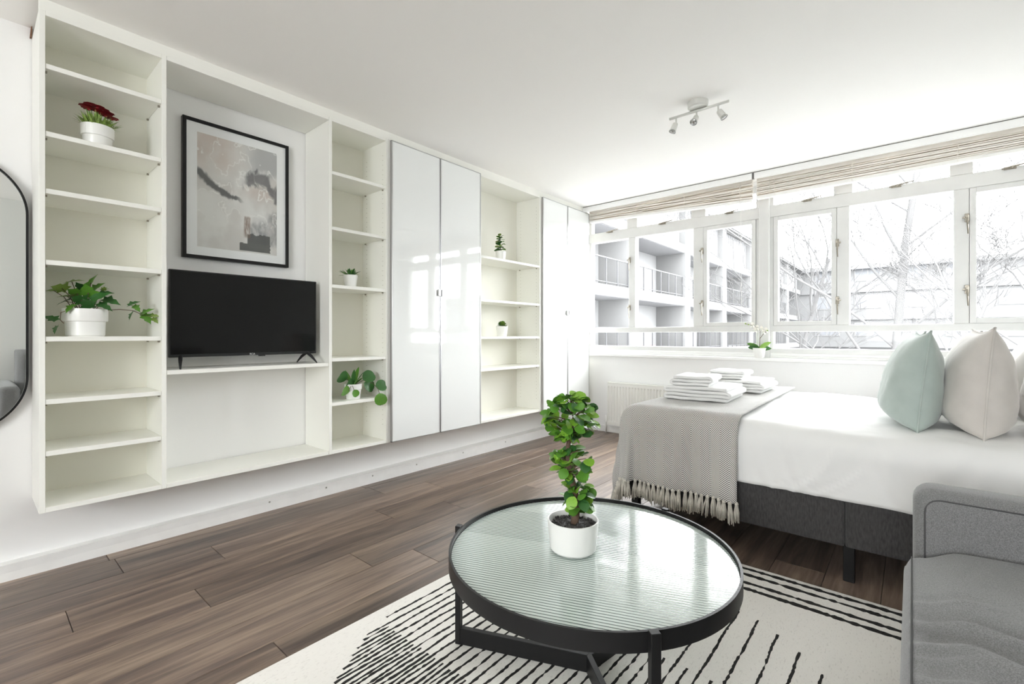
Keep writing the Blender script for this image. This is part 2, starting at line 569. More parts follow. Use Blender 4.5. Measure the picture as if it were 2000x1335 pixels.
def window(name, ya, yb, mull, sashes):
    """ya<yb; mull: list of (y0,y1) mullions; sashes: indices of bays (from high y) with an opening sash"""
    w = struct(box(name, 4.55, 4.66, ya, yb, 0.835, ZB0, M['frame_w'], None, 0.004, 1))
    frame_piece('head', ya, yb, 2.30, 2.37, w)
    frame_piece('jamb', yb - 0.032, yb, ZB0, 2.32, w)
    frame_piece('jamb', ya, ya + 0.032, ZB0, 2.32, w)
    frame_piece('transom', ya, yb, ZB1, ZT0, w, 4.555, 4.64)
    frame_piece('transom', ya, yb, ZT1, ZH, w, 4.555, 4.64)
    pane(ya + 0.03, yb - 0.03, ZB0, ZB1, w)
    ed = [yb - 0.032]
    for m0, m1 in mull:
        frame_piece('mullion', m0, m1, ZT0, ZT1, w, 4.557, 4.638)
        frame_piece('mullion', m0 - 0.02, m1 + 0.02, ZH, 2.32, w, 4.557, 4.638)
        ed += [m1, m0]
    ed.append(ya + 0.032)
    for i in range(0, len(ed), 2):
        y1_, y0_ = ed[i], ed[i + 1]
        pane(y0_, y1_, ZT0, ZT1, w)
        pane(y0_, y1_, ZH, 2.32, w)
        if (i // 2) in sashes:
            sash(y0_ + 0.0015, y1_ - 0.0015, ZT0 + 0.0015, ZT1 - 0.0015, w)
    return w


w1 = window('window_1', 1.02, 2.76, [(2.20, 2.275), (1.505, 1.60)], {2})
w2 = window('window_2', -0.86, 0.945, [(0.375, 0.46), (-0.305, -0.225)], {0, 2})
for y in (2.262,): catch(y, 1.83, w1); catch(y, 1.33, w1)
catch(1.515, 1.84, w1); catch(1.515, 1.34, w1)
catch(0.455, 1.78, w2, 1, -1); catch(0.455, 1.32, w2, 1, -1)
catch(-0.293, 1.86, w2); catch(-0.293, 1.36, w2)
for y in (2.49, 1.90, 1.27): stay(y, 2.16, w1)
for y in (0.66, 0.09, -0.50): stay(y, 2.16, w2)
# heavy post between the two windows
struct(box('trim_1', 4.53, 4.66, 0.94, 1.025, 0.835, 2.36, M['frame_w'], None, 0.006, 1))
struct(box('trim_2', 4.53, 4.66, -0.97, -0.855, 0.835, 2.36, M['frame_w'], None, 0.006, 1))
struct(box('trim_3', 4.53, 4.66, 2.755, 2.96, 0.835, 2.36, M['frame_w'], None, 0.006, 1))
# sill board with a nosing and a stepped bead under each window
sl = struct(box('trim_4', 4.462, 4.56, YR, 2.94, 0.812, 0.842, M['sill'], None, 0.006, 2))
for ya, yb in ((1.03, 2.74), (-0.85, 0.935)):
    box('bead', 4.535, 4.555, ya, yb, 0.842, 0.862, M['sill'], sl, 0.003, 1)
    box('bead', 4.545, 4.556, ya, yb, 0.862, 0.885, M['sill'], sl, 0.003, 1)
portal('front_window_portal', (4.72, 0.95, 1.62), (0, R(90), 0), 1.5, 3.75)

# pelmet board on the ceiling line, with a dark strip painting the shade of the gap along its top
pel = struct(box('trim_5', 4.25, 4.27, YR, 0.995, 2.336, 2.386, M['sill'], None, 0.002, 1))
box('pelmet_board', 4.25, 4.27, 1.012, 2.655, 2.336, 2.386, M['sill'], pel, 0.002, 1)
box('shadow_gap', 4.254, 4.27, YR, 2.655, 2.385, 2.392, M['gap'], pel)
box('joint', 4.2535, 4.268, 0.994, 1.013, 2.336, 2.386, M['gap'], pel)


def blind(label, ya, yb, ztop, zb_hi, zb_lo, n, droop):
    """raised venetian blind; the stack's bottom is at zb_hi at y=yb and zb_lo at y=ya"""
    root = thing('venetian_blind', label, 'blind', ((4.38), (ya + yb) / 2, ztop), 'raised blinds at the windows')
    box('head_rail', 4.36, 4.40, ya, yb, ztop - 0.03, ztop + 0.012, M['blind'], root, 0.002, 1)
    N = 24
    for i in range(n):
        t = (i + 0.5) / n
        bm = bmesh.new()
        rowt, rowb = [], []
        for k in range(N + 1):
            u = k / N
            y = ya + (yb - ya) * u
            zb = zb_lo + (zb_hi - zb_lo) * u
            z = (ztop - 0.032) * (1 - t) + (zb + 0.022) * t
            z += 0.004 * math.sin(u * 9 + i * 0.8) * droop
            tilt = 0.004 * math.sin(i * 2.1 + u * 5) * droop
            rowt.append((bm.verts.new((4.355, y, z + tilt)), bm.verts.new((4.38, y, z + 0.003)), bm.verts.new((4.405, y, z - tilt))))
        for k in range(N):
            for q in range(2):
                bm.faces.new((rowt[k][q], rowt[k + 1][q], rowt[k + 1][q + 1], rowt[k][q + 1]))
        o = bm_obj('slat', bm, M['blind'], root)
        s = o.modifiers.new('thick', 'SOLIDIFY'); s.thickness = 0.0062
    bm = bmesh.new()
    a = [bm.verts.new((x, y, z)) for (x, y, z) in ((4.352, ya, zb_lo), (4.408, ya, zb_lo), (4.408, ya, zb_lo + 0.02), (4.352, ya, zb_lo + 0.02))]
    b = [bm.verts.new((x, y, z)) for (x, y, z) in ((4.352, yb, zb_hi), (4.408, yb, zb_hi), (4.408, yb, zb_hi + 0.02), (4.352, yb, zb_hi + 0.02))]
    bm.faces.new(a); bm.faces.new(b[::-1])
    for k in range(4): bm.faces.new((a[k], b[k], b[(k + 1) % 4], a[(k + 1) % 4]))
    bm_obj('bottom_rail', bm, M['blind_w'], root)
    for f in (0.06, 0.36, 0.66, 0.93):
        y = ya + (yb - ya) * f
        zb = zb_lo + (zb_hi - zb_lo) * f
        tube('ladder_cord', [(4.349, y, ztop - 0.02), (4.349, y, zb + 0.004)], 0.0018, M['blind'], root, 6)
    return root


bl1 = blind('raised wooden venetian blind sagging to one side over the narrower corner window', 1.035, 2.635, 2.37, 2.245, 2.178, 10, 1.3)
tube('pull_cord', [(4.345, 1.12, 2.36), (4.343, 1.12, 2.0), (4.345, 1.115, 1.15)], 0.0016, M['blind_w'], bl1, 6)
bl2 = blind('raised wooden venetian blind with a straight stack over the window behind the pillows', -0.93, 1.0, 2.362, 2.193, 2.212, 10, 0.5)
tube('pull_cord', [(4.345, 0.90, 2.34), (4.343, 0.90, 2.1), (4.345, 0.895, 1.35)], 0.0016, M['blind_w'], bl2, 6)

# ------------------------------------------------------------------ shelving on the left wall
YF, YBK = 2.645, 2.945      # cabinet front, back
Z0, Z1 = 0.325, 2.345
T = 0.018


def carcass(root, x0, x1, shelves, back=True, left=True, right=True, st=0.02):
    if left: box('side_panel', x0, x0 + T, YF, YBK, Z0, Z1, M['lam'], root, 0.001, 1)
    if right: box('side_panel', x1 - T, x1, YF, YBK, Z0, Z1, M['lam'], root, 0.001, 1)
    xa, xb = x0 + (T if left else 0), x1 - (T if right else 0)
    box('top_panel', xa, xb, YF + 0.001, YBK, Z1 - 0.02, Z1, M['lam'], root, 0.001, 1)
    box('bottom_panel', xa, xb, YF + 0.001, YBK, Z0, Z0 + 0.02, M['lam'], root, 0.001, 1)
    if back: box('back_panel', xa, xb, 2.925, 2.932, Z0, Z1, M['lam_back'], root)
    for z in shelves:
        s = box('shelf', xa + 0.001, xb - 0.001, YF + 0.004, 2.925, z - st, z, M['lam'], root, 0.001, 1)
    return xa, xb


def pins(root, xa, xb, shelves):
    bm = bmesh.new()
    for z in shelves:
        for x, d in ((xa, 1), (xb, -1)):
            for y in (YF + 0.035, 2.885):
                add_box(bm, min(x, x + d * 0.008), max(x, x + d * 0.008), y - 0.004, y + 0.004, z - 0.028, z - 0.0205)
    bm_obj('shelf_pins', bm, M['brass'], root)['kind'] = 'stuff'


def peg_holes(root, x, d):
    bm = bmesh.new()
    for y in (YF + 0.04, 2.875):
        z = Z0 + 0.12
        while z < Z1 - 0.1:
            add_box(bm, min(x, x + d * 0.0006), max(x, x + d * 0.0006), y - 0.0022, y + 0.0022, z - 0.0022, z + 0.0022)
            z += 0.032
    o = bm_obj('peg_holes', bm, mat('peg_hole_shadow', (0.42, 0.40, 0.34), 0.8) if 'pegm' not in M else M['pegm'], root)
    o['kind'] = 'stuff'


M['pegm'] = mat('peg_hole_shade', (0.42, 0.40, 0.34), 0.8)  # flat squares for drilled holes, coloured as the shade inside them
SA = [2.134, 1.862, 1.631, 1.344, 1.034, 0.780, 0.571]
uA = thing('bookcase', 'narrow white open bookcase with eight tiers holding the red flowers and ivy', 'bookcase', (0.40, 2.80, Z0), 'white wall hung shelving')
xa, xb = carcass(uA, 0.190, 0.610, SA)
pins(uA, xa, xb, SA)
uB = thing('tv_shelf_unit', 'wide white open bay with a single shelf carrying the television', 'shelf unit', (1.01, 2.80, Z0), 'white wall hung shelving')
carcass(uB, 0.611, 1.411, [0.874], back=False, left=False, right=False)
SC = [2.028, 1.694, 1.345, 0.900, 0.632]
uC = thing('bookcase', 'narrow white open bookcase between the television bay and glossy doors', 'bookcase', (1.62, 2.80, Z0), 'white wall hung shelving')
xa, xb = carcass(uC, 1.412, 1.828, SC)
pins(uC, xa, xb, SC); peg_holes(uC, xb, -1)
uE = thing('bookcase', 'wide white open bookcase between two pairs of glossy doors', 'bookcase', (3.09, 2.80, Z0), 'white wall hung shelving')
SE = [1.689, 1.333, 1.028, 0.764]
xa, xb = carcass(uE, 2.692, 3.508, SE)
pins(uE, xa, xb, SE); peg_holes(uE, xb, -1)


def cupboard(label, x0, x1, xm, zk):
    root = thing('door_cabinet', label, 'cabinet', ((x0 + x1) / 2, 2.80, Z0), 'white wall hung shelving')
    carcass(root, x0, x1, [1.2])
    for a, b, hs in ((x0 + 0.010, xm - 0.002, 1), (xm + 0.002, x1 - 0.006, -1)):
        d = box('door', a + 0.004, b - 0.004, YF - 0.018, YF - 0.004, Z0 + 0.006, Z1 - 0.014, M['gloss'], root, 0.001, 1)
        bm = bmesh.new()
        w = 0.005
        for (p, q, r, s) in ((a, a + w, Z0 + 0.002, Z1 - 0.010), (b - w, b, Z0 + 0.002, Z1 - 0.010), (a, b, Z0 + 0.002, Z0 + 0.002 + w), (a, b, Z1 - 0.010 - w, Z1 - 0.010)):
            add_box(bm, p, q, YF - 0.021, YF - 0.001, r, s)
        bm_obj('door_frame', bm, M['alu'], d)
        hx = b - 0.026 if hs == 1 else a + 0.002
        box('handle', hx, hx + 0.024, YF - 0.034, YF - 0.019, zk - 0.024, zk + 0.024, M['alu'], d, 0.002, 1)
    return root


cupboard('glossy white two door cabinet beside the narrow bookcase with small grey handles', 1.830, 2.690, 2.262, 1.348)
cupboard('glossy white two door cabinet in the corner by the window', 3.510, 4.345, 3.93, 1.262)
# filler strip closing the gap to the ceiling
struct(box('trim_6', 0.19, 4.345, YF + 0.006, YF + 0.022, Z1, ZC, M['lam'], None, 0.001, 1))
# little brown wedge by the top corner of the shelving
wd = py('wood_shim', [(0.183, 2.925, 2.345), (0.1885, 2.925, 2.345), (0.1885, 2.951, 2.345), (0.183, 2.951, 2.345), (0.186, 2.925, 2.388), (0.1895, 2.925, 2.39), (0.1895, 2.951, 2.39), (0.186, 2.951, 2.388)],
        [(0, 1, 2, 3), (4, 7, 6, 5), (0, 4, 5, 1), (1, 5, 6, 2), (2, 6, 7, 3), (3, 7, 4, 0)], M['shim'])
tag(wd, 'small raw brown wood shim wedged at the top corner of the bookcase', 'shim')

# ------------------------------------------------------------------ television
tvY = 2.735
tv = thing('television', 'flat black television standing on two splayed feet in the shelving', 'television', (1.01, tvY, 0.874))
box('cabinet', 0.640, 1.378, tvY, tvY + 0.022, 0.930, 1.362, M['tvblack'], tv, 0.003, 2)
box('back_cover', 0.72, 1.29, tvY + 0.022, tvY + 0.07, 0.95, 1.24, M['tvblack'], tv, 0.012, 2)
box('screen', 0.647, 1.371, tvY - 0.0012, tvY + 0.001, 0.945, 1.356, M['screen'], tv)
for x, d in ((0.69, -1), (1.325, 1)):
    bm = bmesh.new()
    for sgn in (-1, 1):
        add_tube(bm, [(x, tvY + 0.012, 0.938), (x - d * sgn * 0.011, tvY + 0.012 + sgn * 0.042, 0.912), (x - d * sgn * 0.021, tvY + 0.012 + sgn * 0.082, 0.8775)], [0.0095, 0.008, 0.0036], 8)
    auto_smooth(bm_obj('foot', bm, M['tvblack'], tv))
box('sensor', 1.05, 1.085, tvY - 0.001, tvY + 0.012, 0.924, 0.932, M['tvblack'], tv, 0.002, 1)
fc = bpy.data.curves.new('logo', 'FONT')
fc.body = 'RCA'
fc.size = 0.014
fc.extrude = 0.0004
fo = bpy.data.objects.new('logo_text', fc)
lm = bpy.data.meshes.new_from_object(fo)
lm.transform(Matrix.Translation((1.003, tvY - 0.0016, 0.9330)) @ Matrix.Rotation(R(90), 4, 'X'))
bpy.data.objects.remove(fo)
link('logo', lm, M['white_text'], tv)

# ------------------------------------------------------------------ framed print
fr = thing('picture_frame', 'thin black frame with abstract grey and blush print above the television', 'picture', (1.02, 2.95, 1.455))
fx0, fx1, fz0, fz1, fy = 0.744, 1.296, 1.455, 2.204, 2.925
bm = bmesh.new()
fw = 0.017
for (a, b, c, d) in ((fx0, fx0 + fw, fz0, fz1), (fx1 - fw, fx1, fz0, fz1), (fx0 + fw, fx1 - fw, fz0, fz0 + fw), (fx0 + fw, fx1 - fw, fz1 - fw, fz1)):
    add_box(bm, a, b, fy - 0.004, fy + 0.026, c, d, 0.001, 1)
bm_obj('frame', bm, M['black'], fr)
box('mat_board', fx0 + fw, fx1 - fw, fy + 0.006, fy + 0.012, fz0 + fw, fz1 - fw, M['paper'], fr)
# the print: flat sheet with a painted pattern carried per vertex
px0, px1, pz0, pz1 = 0.812, 1.228, 1.520, 2.138
NX, NZ = 130, 190
vv, ff, cc = [], [], []


def sstep(a, b, x):
    t = min(1, max(0, (x - a) / (b - a)))
    return t * t * (3 - 2 * t)


def mix(a, b, t): return tuple(a[i] * (1 - t) + b[i] * t for i in range(3))


for j in range(NZ + 1):
    for i in range(NX + 1):
        u, v = i / NX, j / NZ              # u right, v up
        n1 = noise.fractal(Vector((u * 3, v * 3.5, 0.3)), 1.0, 2.0, 5)
        n2 = noise.fractal(Vector((u * 7 + 4, v * 7, 1.7)), 1.0, 2.0, 5)
        n3 = noise.fractal(Vector((u * 26 + n1 * 2, v * 14, 3.7)), 1.0, 2.0, 4)
        c_ = mix((0.66, 0.635, 0.615), (0.78, 0.77, 0.755), sstep(-0.4, 0.5, n1))
        # blush areas in the upper left and right of centre
        bl = sstep(0.60, 0.85, v + 0.12 * n1) * sstep(0.62, 0.30, u + 0.1 * n2) * 0.75
        bl = max(bl, 0.75 * math.exp(-(((u - 0.78) / 0.2) ** 2 + ((v - 0.57) / 0.07) ** 2)))
        c_ = mix(c_, (0.60, 0.475, 0.42), bl * (0.65 + 0.45 * n2))
        # cool grey upper right and lower right
        c_ = mix(c_, (0.42, 0.42, 0.43), sstep(0.52, 0.8, u + 0.15 * n1) * sstep(0.70, 0.82, v + 0.1 * n2) * 0.8)
        g = sstep(0.60, 0.72, u + 0.1 * n2) * sstep(0.42, 0.34, v + 0.10 * n1) * sstep(0.05, 0.12, v)
        c_ = mix(c_, (0.26, 0.26, 0.275), g * (0.65 + 0.4 * n3))
        # white veins
        w = abs(math.sin((n1 * 4.5 + u * 3 + v * 5)))
        c_ = mix(c_, (0.90, 0.89, 0.87), sstep(0.22, 0.0, w) * 0.85 * sstep(0.15, 0.40, v))
        # dark sweeping band, left to centre
        yb_ = 0.655 - 0.52 * u + 0.55 * u * u * u + 0.02 * n2
        th = 0.058 * (1 - 0.70 * sstep(0.1, 0.55, u)) + 0.004
        c_ = mix(c_, (0.10, 0.10, 0.105), sstep(th, th * 0.45, abs(v - yb_) + 0.014 * n3) * sstep(0.58, 0.45, u) * 0.9)
        # dark crest on the right
        yc_ = 0.665 + 0.05 * math.sin((u - 0.55) * 6.5) - 0.10 * sstep(0.8, 1.0, u)
        c_ = mix(c_, (0.14, 0.135, 0.145), sstep(0.09, 0.03, abs(v - yc_) + 0.05 * n3) * sstep(0.54, 0.66, u + 0.05 * n2) * 0.85)
        # charcoal block and rust stroke
        if 0.50 < u < 0.905 + 0.01 * n3 and v < (0.175 if u > 0.6 else 0.085) + 0.012 * n3 and v > 0.015:
            c_ = mix(c_, (0.085, 0.088, 0.085), 0.92)
        rs = sstep(0.05, 0.03, abs(u - 0.60) + 0.012 * n3) * sstep(0.12, 0.16, v) * sstep(0.345, 0.32, v)
        c_ = mix(c_, (0.23, 0.145, 0.105), rs * (0.7 + 0.5 * n3))
        vv.append((px0 + (px1 - px0) * u, fy + 0.0055, pz0 + (pz1 - pz0) * v))
        cc.append((max(0, c_[0]), max(0, c_[1]), max(0, c_[2]), 1))
for j in range(NZ):
    for i in range(NX):
        a = j * (NX + 1) + i
        ff.append((a, a + 1, a + NX + 2, a + NX + 1))
po = py('print', vv, ff, M['print'], fr)
ca = po.data.color_attributes.new('print', 'FLOAT_COLOR', 'POINT')
for i, c_ in enumerate(cc): ca.data[i].color = c_
box('glazing', fx0 + fw, fx1 - fw, fy + 0.001, fy + 0.003, fz0 + fw, fz1 - fw, M['glass'], fr)

# ------------------------------------------------------------------ pill shaped mirror
mi = thing('wall_mirror', 'tall pill shaped mirror with a thin black rim on the wall', 'mirror', (-0.06, 2.95, 0.62))
mr, mzc0, mzc1, mxc = 0.238, 0.858, 1.562, -0.06
ring = []
for k in range(49): a = R(180 * k / 48); ring.append((mxc + mr * math.cos(a), mzc1 + mr * math.sin(a)))
for k in range(49): a = R(180 + 180 * k / 48); ring.append((mxc + mr * math.cos(a), mzc0 + mr * math.sin(a)))
n = len(ring)
cz_ = (mzc0 + mzc1) / 2


def inset(p, d):
    zc_ = min(max(p[1], mzc0), mzc1)
    dx, dz = p[0] - mxc, p[1] - zc_
    L = math.hypot(dx, dz)
    return (mxc + dx / L * (L - d), zc_ + dz / L * (L - d))


py('glass', [(*inset(p, 0.006)[:1], 2.927, inset(p, 0.006)[1]) for p in ring] + [(*inset(p, 0.006)[:1], 2.948, inset(p, 0.006)[1]) for p in ring],
   [tuple(range(n))[::-1], tuple(range(n, 2 * n))] + [(k, (k + 1) % n, n + (k + 1) % n, n + k) for k in range(n)], M['mirror'], mi)
vs_, fs_ = [], []
for p in ring:
    q = inset(p, 0.008)
    vs_ += [(p[0], 2.950, p[1]), (p[0], 2.920, p[1]), (q[0], 2.920, q[1]), (q[0], 2.950, q[1])]
for k in range(n):
    a, b = 4 * k, 4 * ((k + 1) % n)
    for q in range(4): fs_.append((a + q, b + q, b + (q + 1) % 4, a + (q + 1) % 4))
py('rim', vs_, fs_, M['black'], mi)

# ------------------------------------------------------------------ leaves and plants
def leaf_mesh(name, kind, m):
    """flat-ish leaf along +X, base at the origin, unit length, upward normal"""
    bm = bmesh.new()
    if kind == 'round':
        prof = [(0, 0.02), (0.12, 0.22), (0.3, 0.37), (0.52, 0.42), (0.74, 0.36), (0.9, 0.22), (1.0, 0.0)]
    elif kind == 'heart':
        prof = [(0, 0.02), (0.10, 0.26), (0.28, 0.44), (0.5, 0.50), (0.72, 0.48), (0.90, 0.34), (0.98, 0.16), (0.93, 0.0)]
    elif kind == 'blade':
        prof = [(0, 0.05), (0.25, 0.11), (0.55, 0.12), (0.8, 0.08), (1.0, 0.0)]
    else:  # ivy, five lobes
        prof = [(0, 0.02), (-0.10, 0.30), (0.10, 0.26), (0.22, 0.52), (0.42, 0.26), (0.58, 0.30), (0.78, 0.12), (1.0, 0.0)]
    def zc(x, y): return -0.16 * x * x + 0.25 * abs(y) ** 1.3 + 0.02
    mid = [bm.verts.new((max(x, 0) if kind != 'heart' else x, 0, zc(x, 0))) for x, y in prof]
    up = [bm.verts.new((x, y, zc(x, y))) for x, y in prof]
    dn = [bm.verts.new((x, -y, zc(x, y))) for x, y in prof]
    for i in range(len(prof) - 1):
        for side, f in ((up, 1), (dn, -1)):
            vs4 = [mid[i], mid[i + 1], side[i + 1], side[i]]
            try:
                bm.faces.new(vs4 if f == 1 else vs4[::-1])
            except ValueError:
                pass
    bmesh.ops.remove_doubles(bm, verts=bm.verts, dist=1e-5)
    me = bpy.data.meshes.new(name)
    bm.to_mesh(me); bm.free()
    me.polygons.foreach_set('use_smooth', [True] * len(me.polygons))
    me.materials.append(m)
    return me


def leaf_matrix(pos, d, size, roll=0.0, upv=Vector((0, 0, 1))):
    d = Vector(d).normalized()
    y = upv.cross(d)
    if y.length < 1e-3: y = Vector((0, 1, 0))
    y.normalize()
    z = d.cross(y)
    m = Matrix((d, y, z)).transposed().to_4x4()
    return Matrix.Translation(pos) @ m @ Matrix.Rotation(roll, 4, 'X') @ Matrix.Diagonal((size, size, size, 1))


def put_leaf(me, root, pos, d, size, roll=0.0, name='leaf'):
    o = bpy.data.objects.new(name, me)
    o.parent = root
    o.matrix_local = leaf_matrix(Vector(pos) - ORG[root.name], d, size, roll)
    col.objects.link(o)
    return o


LM = {}
for kd in ('round', 'heart', 'blade', 'ivy'):
    for mk in ('leaf', 'leaf_l', 'leaf_d', 'leaf_v'):
        LM[kd, mk] = leaf_mesh('leaf', kd, M[mk])

# --- ficus on the coffee table
TC = Vector((1.240, 0.752))
ZT = 0.400
pc = Vector((1.199, 0.782, 0.392))
fic = thing('potted_ficus', 'leafy ficus with three tiers of round leaves in a white pot on the table', 'plant', pc)
lathe('pot', pc, [(0, 0), (0.064, 0), (0.069, 0.006), (0.0765, 0.088), (0.0765, 0.091), (0.0725, 0.091), (0.070, 0.066), (0, 0.066)], M['pot'], fic, 48)
bm = bmesh.new()
add_lathe(bm, pc, [(0, 0.076), (0.03, 0.077), (0.055, 0.074), (0.0705, 0.070)], 32)
rs_ = random.Random(3)
for k in range(150):
    a, r_ = rs_.uniform(0, 6.28), 0.068 * math.sqrt(rs_.random())
    b = bmesh.ops.create_icosphere(bm, subdivisions=1, radius=rs_.uniform(0.003, 0.0055))
    for v in b['verts']: v.co += pc + Vector((r_ * math.cos(a), r_ * math.sin(a), 0.076))
so = bm_obj('gravel', bm, M['soil'], fic); so['kind'] = 'stuff'
# trunk, slightly twisting
RT = Vector((0.6502, -0.7598, 0))   # image right
tp = []
for i in range(15):
    t = i / 14
    tp.append(pc + Vector((0, 0, 0.07 + 0.33 * t)) + RT * (0.010 * math.sin(t * 7) - 0.006 * t) + Vector((0.006 * math.cos(t * 6), 0, 0)))
tube('trunk', tp, [0.0125 - 0.0075 * (i / 14) for i in range(15)], M['bark'], fic, 8)
rl = random.Random(11)


def cluster(cz, hz, hr, nl, off):
    for i in range(nl):
        th = rl.uniform(0, 2 * math.pi)
        v = rl.uniform(-1, 1)
        rr = math.sqrt(max(0.05, 1 - v * v)) * rl.uniform(0.55, 1.0)
        p = pc + Vector((0, 0, cz + v * hz)) + RT * off + Vector((math.cos(th) * hr * rr, math.sin(th) * hr * rr, 0))
        d = Vector((math.cos(th + rl.uniform(-0.9, 0.9)), math.sin(th + rl.uniform(-0.9, 0.9)), rl.uniform(-0.75, 0.75)))
        mk = rl.choice(['leaf', 'leaf', 'leaf_d', 'leaf_l', 'leaf_l'])
        put_leaf(LM['round', mk], fic, p - d.normalized() * 0.014, d, rl.uniform(0.030, 0.041), rl.uniform(-0.8, 0.8))
        if i % 3 == 0:
            ax = min(tp, key=lambda q: abs(q.z - (p.z - 0.02)))
            tube('twig', [ax, (ax + p) / 2 + Vector((0, 0, 0.008)), p - d.normalized() * 0.018], [0.0022, 0.0016, 0.001], M['bark'], fic, 5)


cluster(0.400, 0.066, 0.081, 158, -0.008)
cluster(0.262, 0.046, 0.064, 76, 0.0)
cluster(0.155, 0.040, 0.052, 54, 0.012)


def stepped_pot(c, r, h, root):
    lathe('pot', c, [(0, 0), (r * 0.80, 0), (r * 0.86, h * 0.05), (r * 0.885, h * 0.535), (r * 0.985, h * 0.555), (r, h * 0.585), (r, h), (r * 0.95, h), (r * 0.90, h * 0.86), (0, h * 0.86)], M['pot'], root, 40)


# --- red flowers, narrow bookcase
c0 = Vector((0.383, 2.765, 1.862))
rf = thing('potted_flowers', 'dark red flowers over wispy green foliage in a stepped white pot', 'plant', c0)
stepped_pot(c0, 0.058, 0.105, rf)
rr_ = random.Random(5)
bm = bmesh.new()
for k in range(330):
    a = rr_.uniform(0, 6.28); t = rr_.random()
    r0 = 0.045 * math.sqrt(rr_.random())
    b0 = c0 + Vector((r0 * math.cos(a), r0 * math.sin(a), 0.092))
    L = rr_.uniform(0.04, 0.085)
    sp = rr_.uniform(0.2, 1.2)
    tip = b0 + Vector((math.cos(a) * L * sp * 0.7, math.sin(a) * L * sp * 0.7, L * (1.1 - 0.55 * sp)))
    midp = (b0 + tip) / 2 + Vector((0, 0, 0.008))
    side = Vector((-math.sin(a), math.cos(a), 0)) * 0.0028
    v_ = [bm.verts.new(q) for q in (b0 - side, b0 + side, midp + side, midp - side, tip)]
    bm.faces.new(v_[:4]); bm.faces.new((v_[3], v_[2], v_[4]))
o = bm_obj('foliage', bm, M['leaf_v'], rf); o['kind'] = 'stuff'
pet = leaf_mesh('petal', 'round', M['red'])
for (dx, dz) in ((-0.044, 0.178), (-0.026, 0.192), (0.0, 0.190), (0.020, 0.186), (0.038, 0.174), (0.056, 0.160), (-0.034, 0.170), (-0.008, 0.172), (0.016, 0.168), (0.030, 0.160)):
    hc = c0 + Vector((dx * 0.9, rr_.uniform(-0.03, 0.01), dz))
    tube('flower_stem', [c0 + Vector((dx * 0.3, 0, 0.09)), hc], 0.0014, M['leaf'], rf, 5)
    fl = lathe('flower', hc, [(0, -0.004), (0.006, -0.002), (0.006, 0.003), (0, 0.006)], M['red'], rf, 10)
    for k in range(9):
        a = 2 * math.pi * k / 9
        put_leaf(pet, fl, hc, (math.cos(a), math.sin(a), 0.35), 0.027, 0, 'petal')

# --- ivy, narrow bookcase
c0 = Vector((0.342, 2.755, 1.034))
iv = thing('potted_ivy', 'trailing ivy with variegated leaves in a large stepped white pot', 'plant', c0)
stepped_pot(c0, 0.076, 0.120, iv)
lathe('soil', c0, [(0, 0.108), (0.069, 0.106)], M['soil'], iv, 24)
ri = random.Random(21)


def ivy(dx, dz, dy=0.0, s=0.05, ang=0.0, mk='leaf_d', fromx=None):
    p = c0 + Vector((dx, dy, dz))
    st = c0 + Vector((dx * 0.35 if fromx is None else fromx, 0, 0.105))
    tube('stem', [st, (st + p) / 2 + Vector((0, -0.004, 0.018)), p], 0.0015, M['bark'], iv, 5)
    d = Vector((math.cos(ang), -0.55, math.sin(ang)))
    s *= 1.22
    put_leaf(LM['ivy', mk], iv, p - d.normalized() * s * 0.3, d, s, ri.uniform(-0.5, 0.5) + 0.6)


for a_ in [(-0.045, 0.235, -0.01, 0.055, 0.4, 'leaf_v'), (-0.075, 0.205, 0.0, 0.055, 2.9, 'leaf_v'), (-0.03, 0.185, -0.02, 0.055, 2.6, 'leaf'), (0.015, 0.235, -0.02, 0.062, 1.3, 'leaf'), (0.005, 0.19, -0.03, 0.06, 1.9, 'leaf'),
           (-0.02, 0.155, -0.045, 0.055, 2.7, 'leaf_d'), (0.03, 0.17, -0.04, 0.06, 0.6, 'leaf_d'), (0.055, 0.19, -0.01, 0.05, 0.3, 'leaf_d'), (0.075, 0.16, -0.02, 0.055, -0.3, 'leaf_d'), (-0.065, 0.15, -0.02, 0.05, 3.5, 'leaf_d'),
           (-0.05, 0.125, -0.05, 0.045, 3.9, 'leaf'), (0.05, 0.135, -0.05, 0.05, -0.5, 'leaf_d'), (0.0, 0.135, -0.06, 0.05, 2.2, 'leaf_d'), (-0.06, 0.17, -0.02, 0.055, 3.1, 'leaf_v'), (0.035, 0.215, 0.01, 0.05, 0.9, 'leaf'),
           (-0.01, 0.21, 0.01, 0.05, 2.2, 'leaf_d'), (-0.10, 0.195, 0.01, 0.04, 3.1, 'leaf_v')]:
    ivy(*a_)
# trailing runner to the right and a short one on the left
run = [c0 + Vector(q) for q in ((0.05, -0.02, 0.115), (0.11, -0.035, 0.122), (0.155, -0.045, 0.118), (0.19, -0.05, 0.100), (0.225, -0.055, 0.092))]
tube('stem', run, [0.002, 0.0018, 0.0016, 0.0014, 0.001], M['bark'], iv, 6)
for dx, dz, s, ang, mk in ((0.155, 0.150, 0.050, 0.6, 'leaf_d'), (0.15, 0.100, 0.055, -2.2, 'leaf_d'), (0.168, 0.130, 0.04, -0.9, 'leaf'), (0.205, 0.115, 0.058, 0.7, 'leaf'), (0.205, 0.085, 0.055, -1.0, 'leaf'), (0.232, 0.096, 0.042, 0.1, 'leaf_v'), (0.236, 0.076, 0.035, -0.8, 'leaf_v')):
    d = Vector((math.cos(ang), -0.5, math.sin(ang)))
    put_leaf(LM['ivy', mk], iv, c0 + Vector((dx, -0.05, dz)) - d.normalized() * s * 0.4, d, s, 0.6)
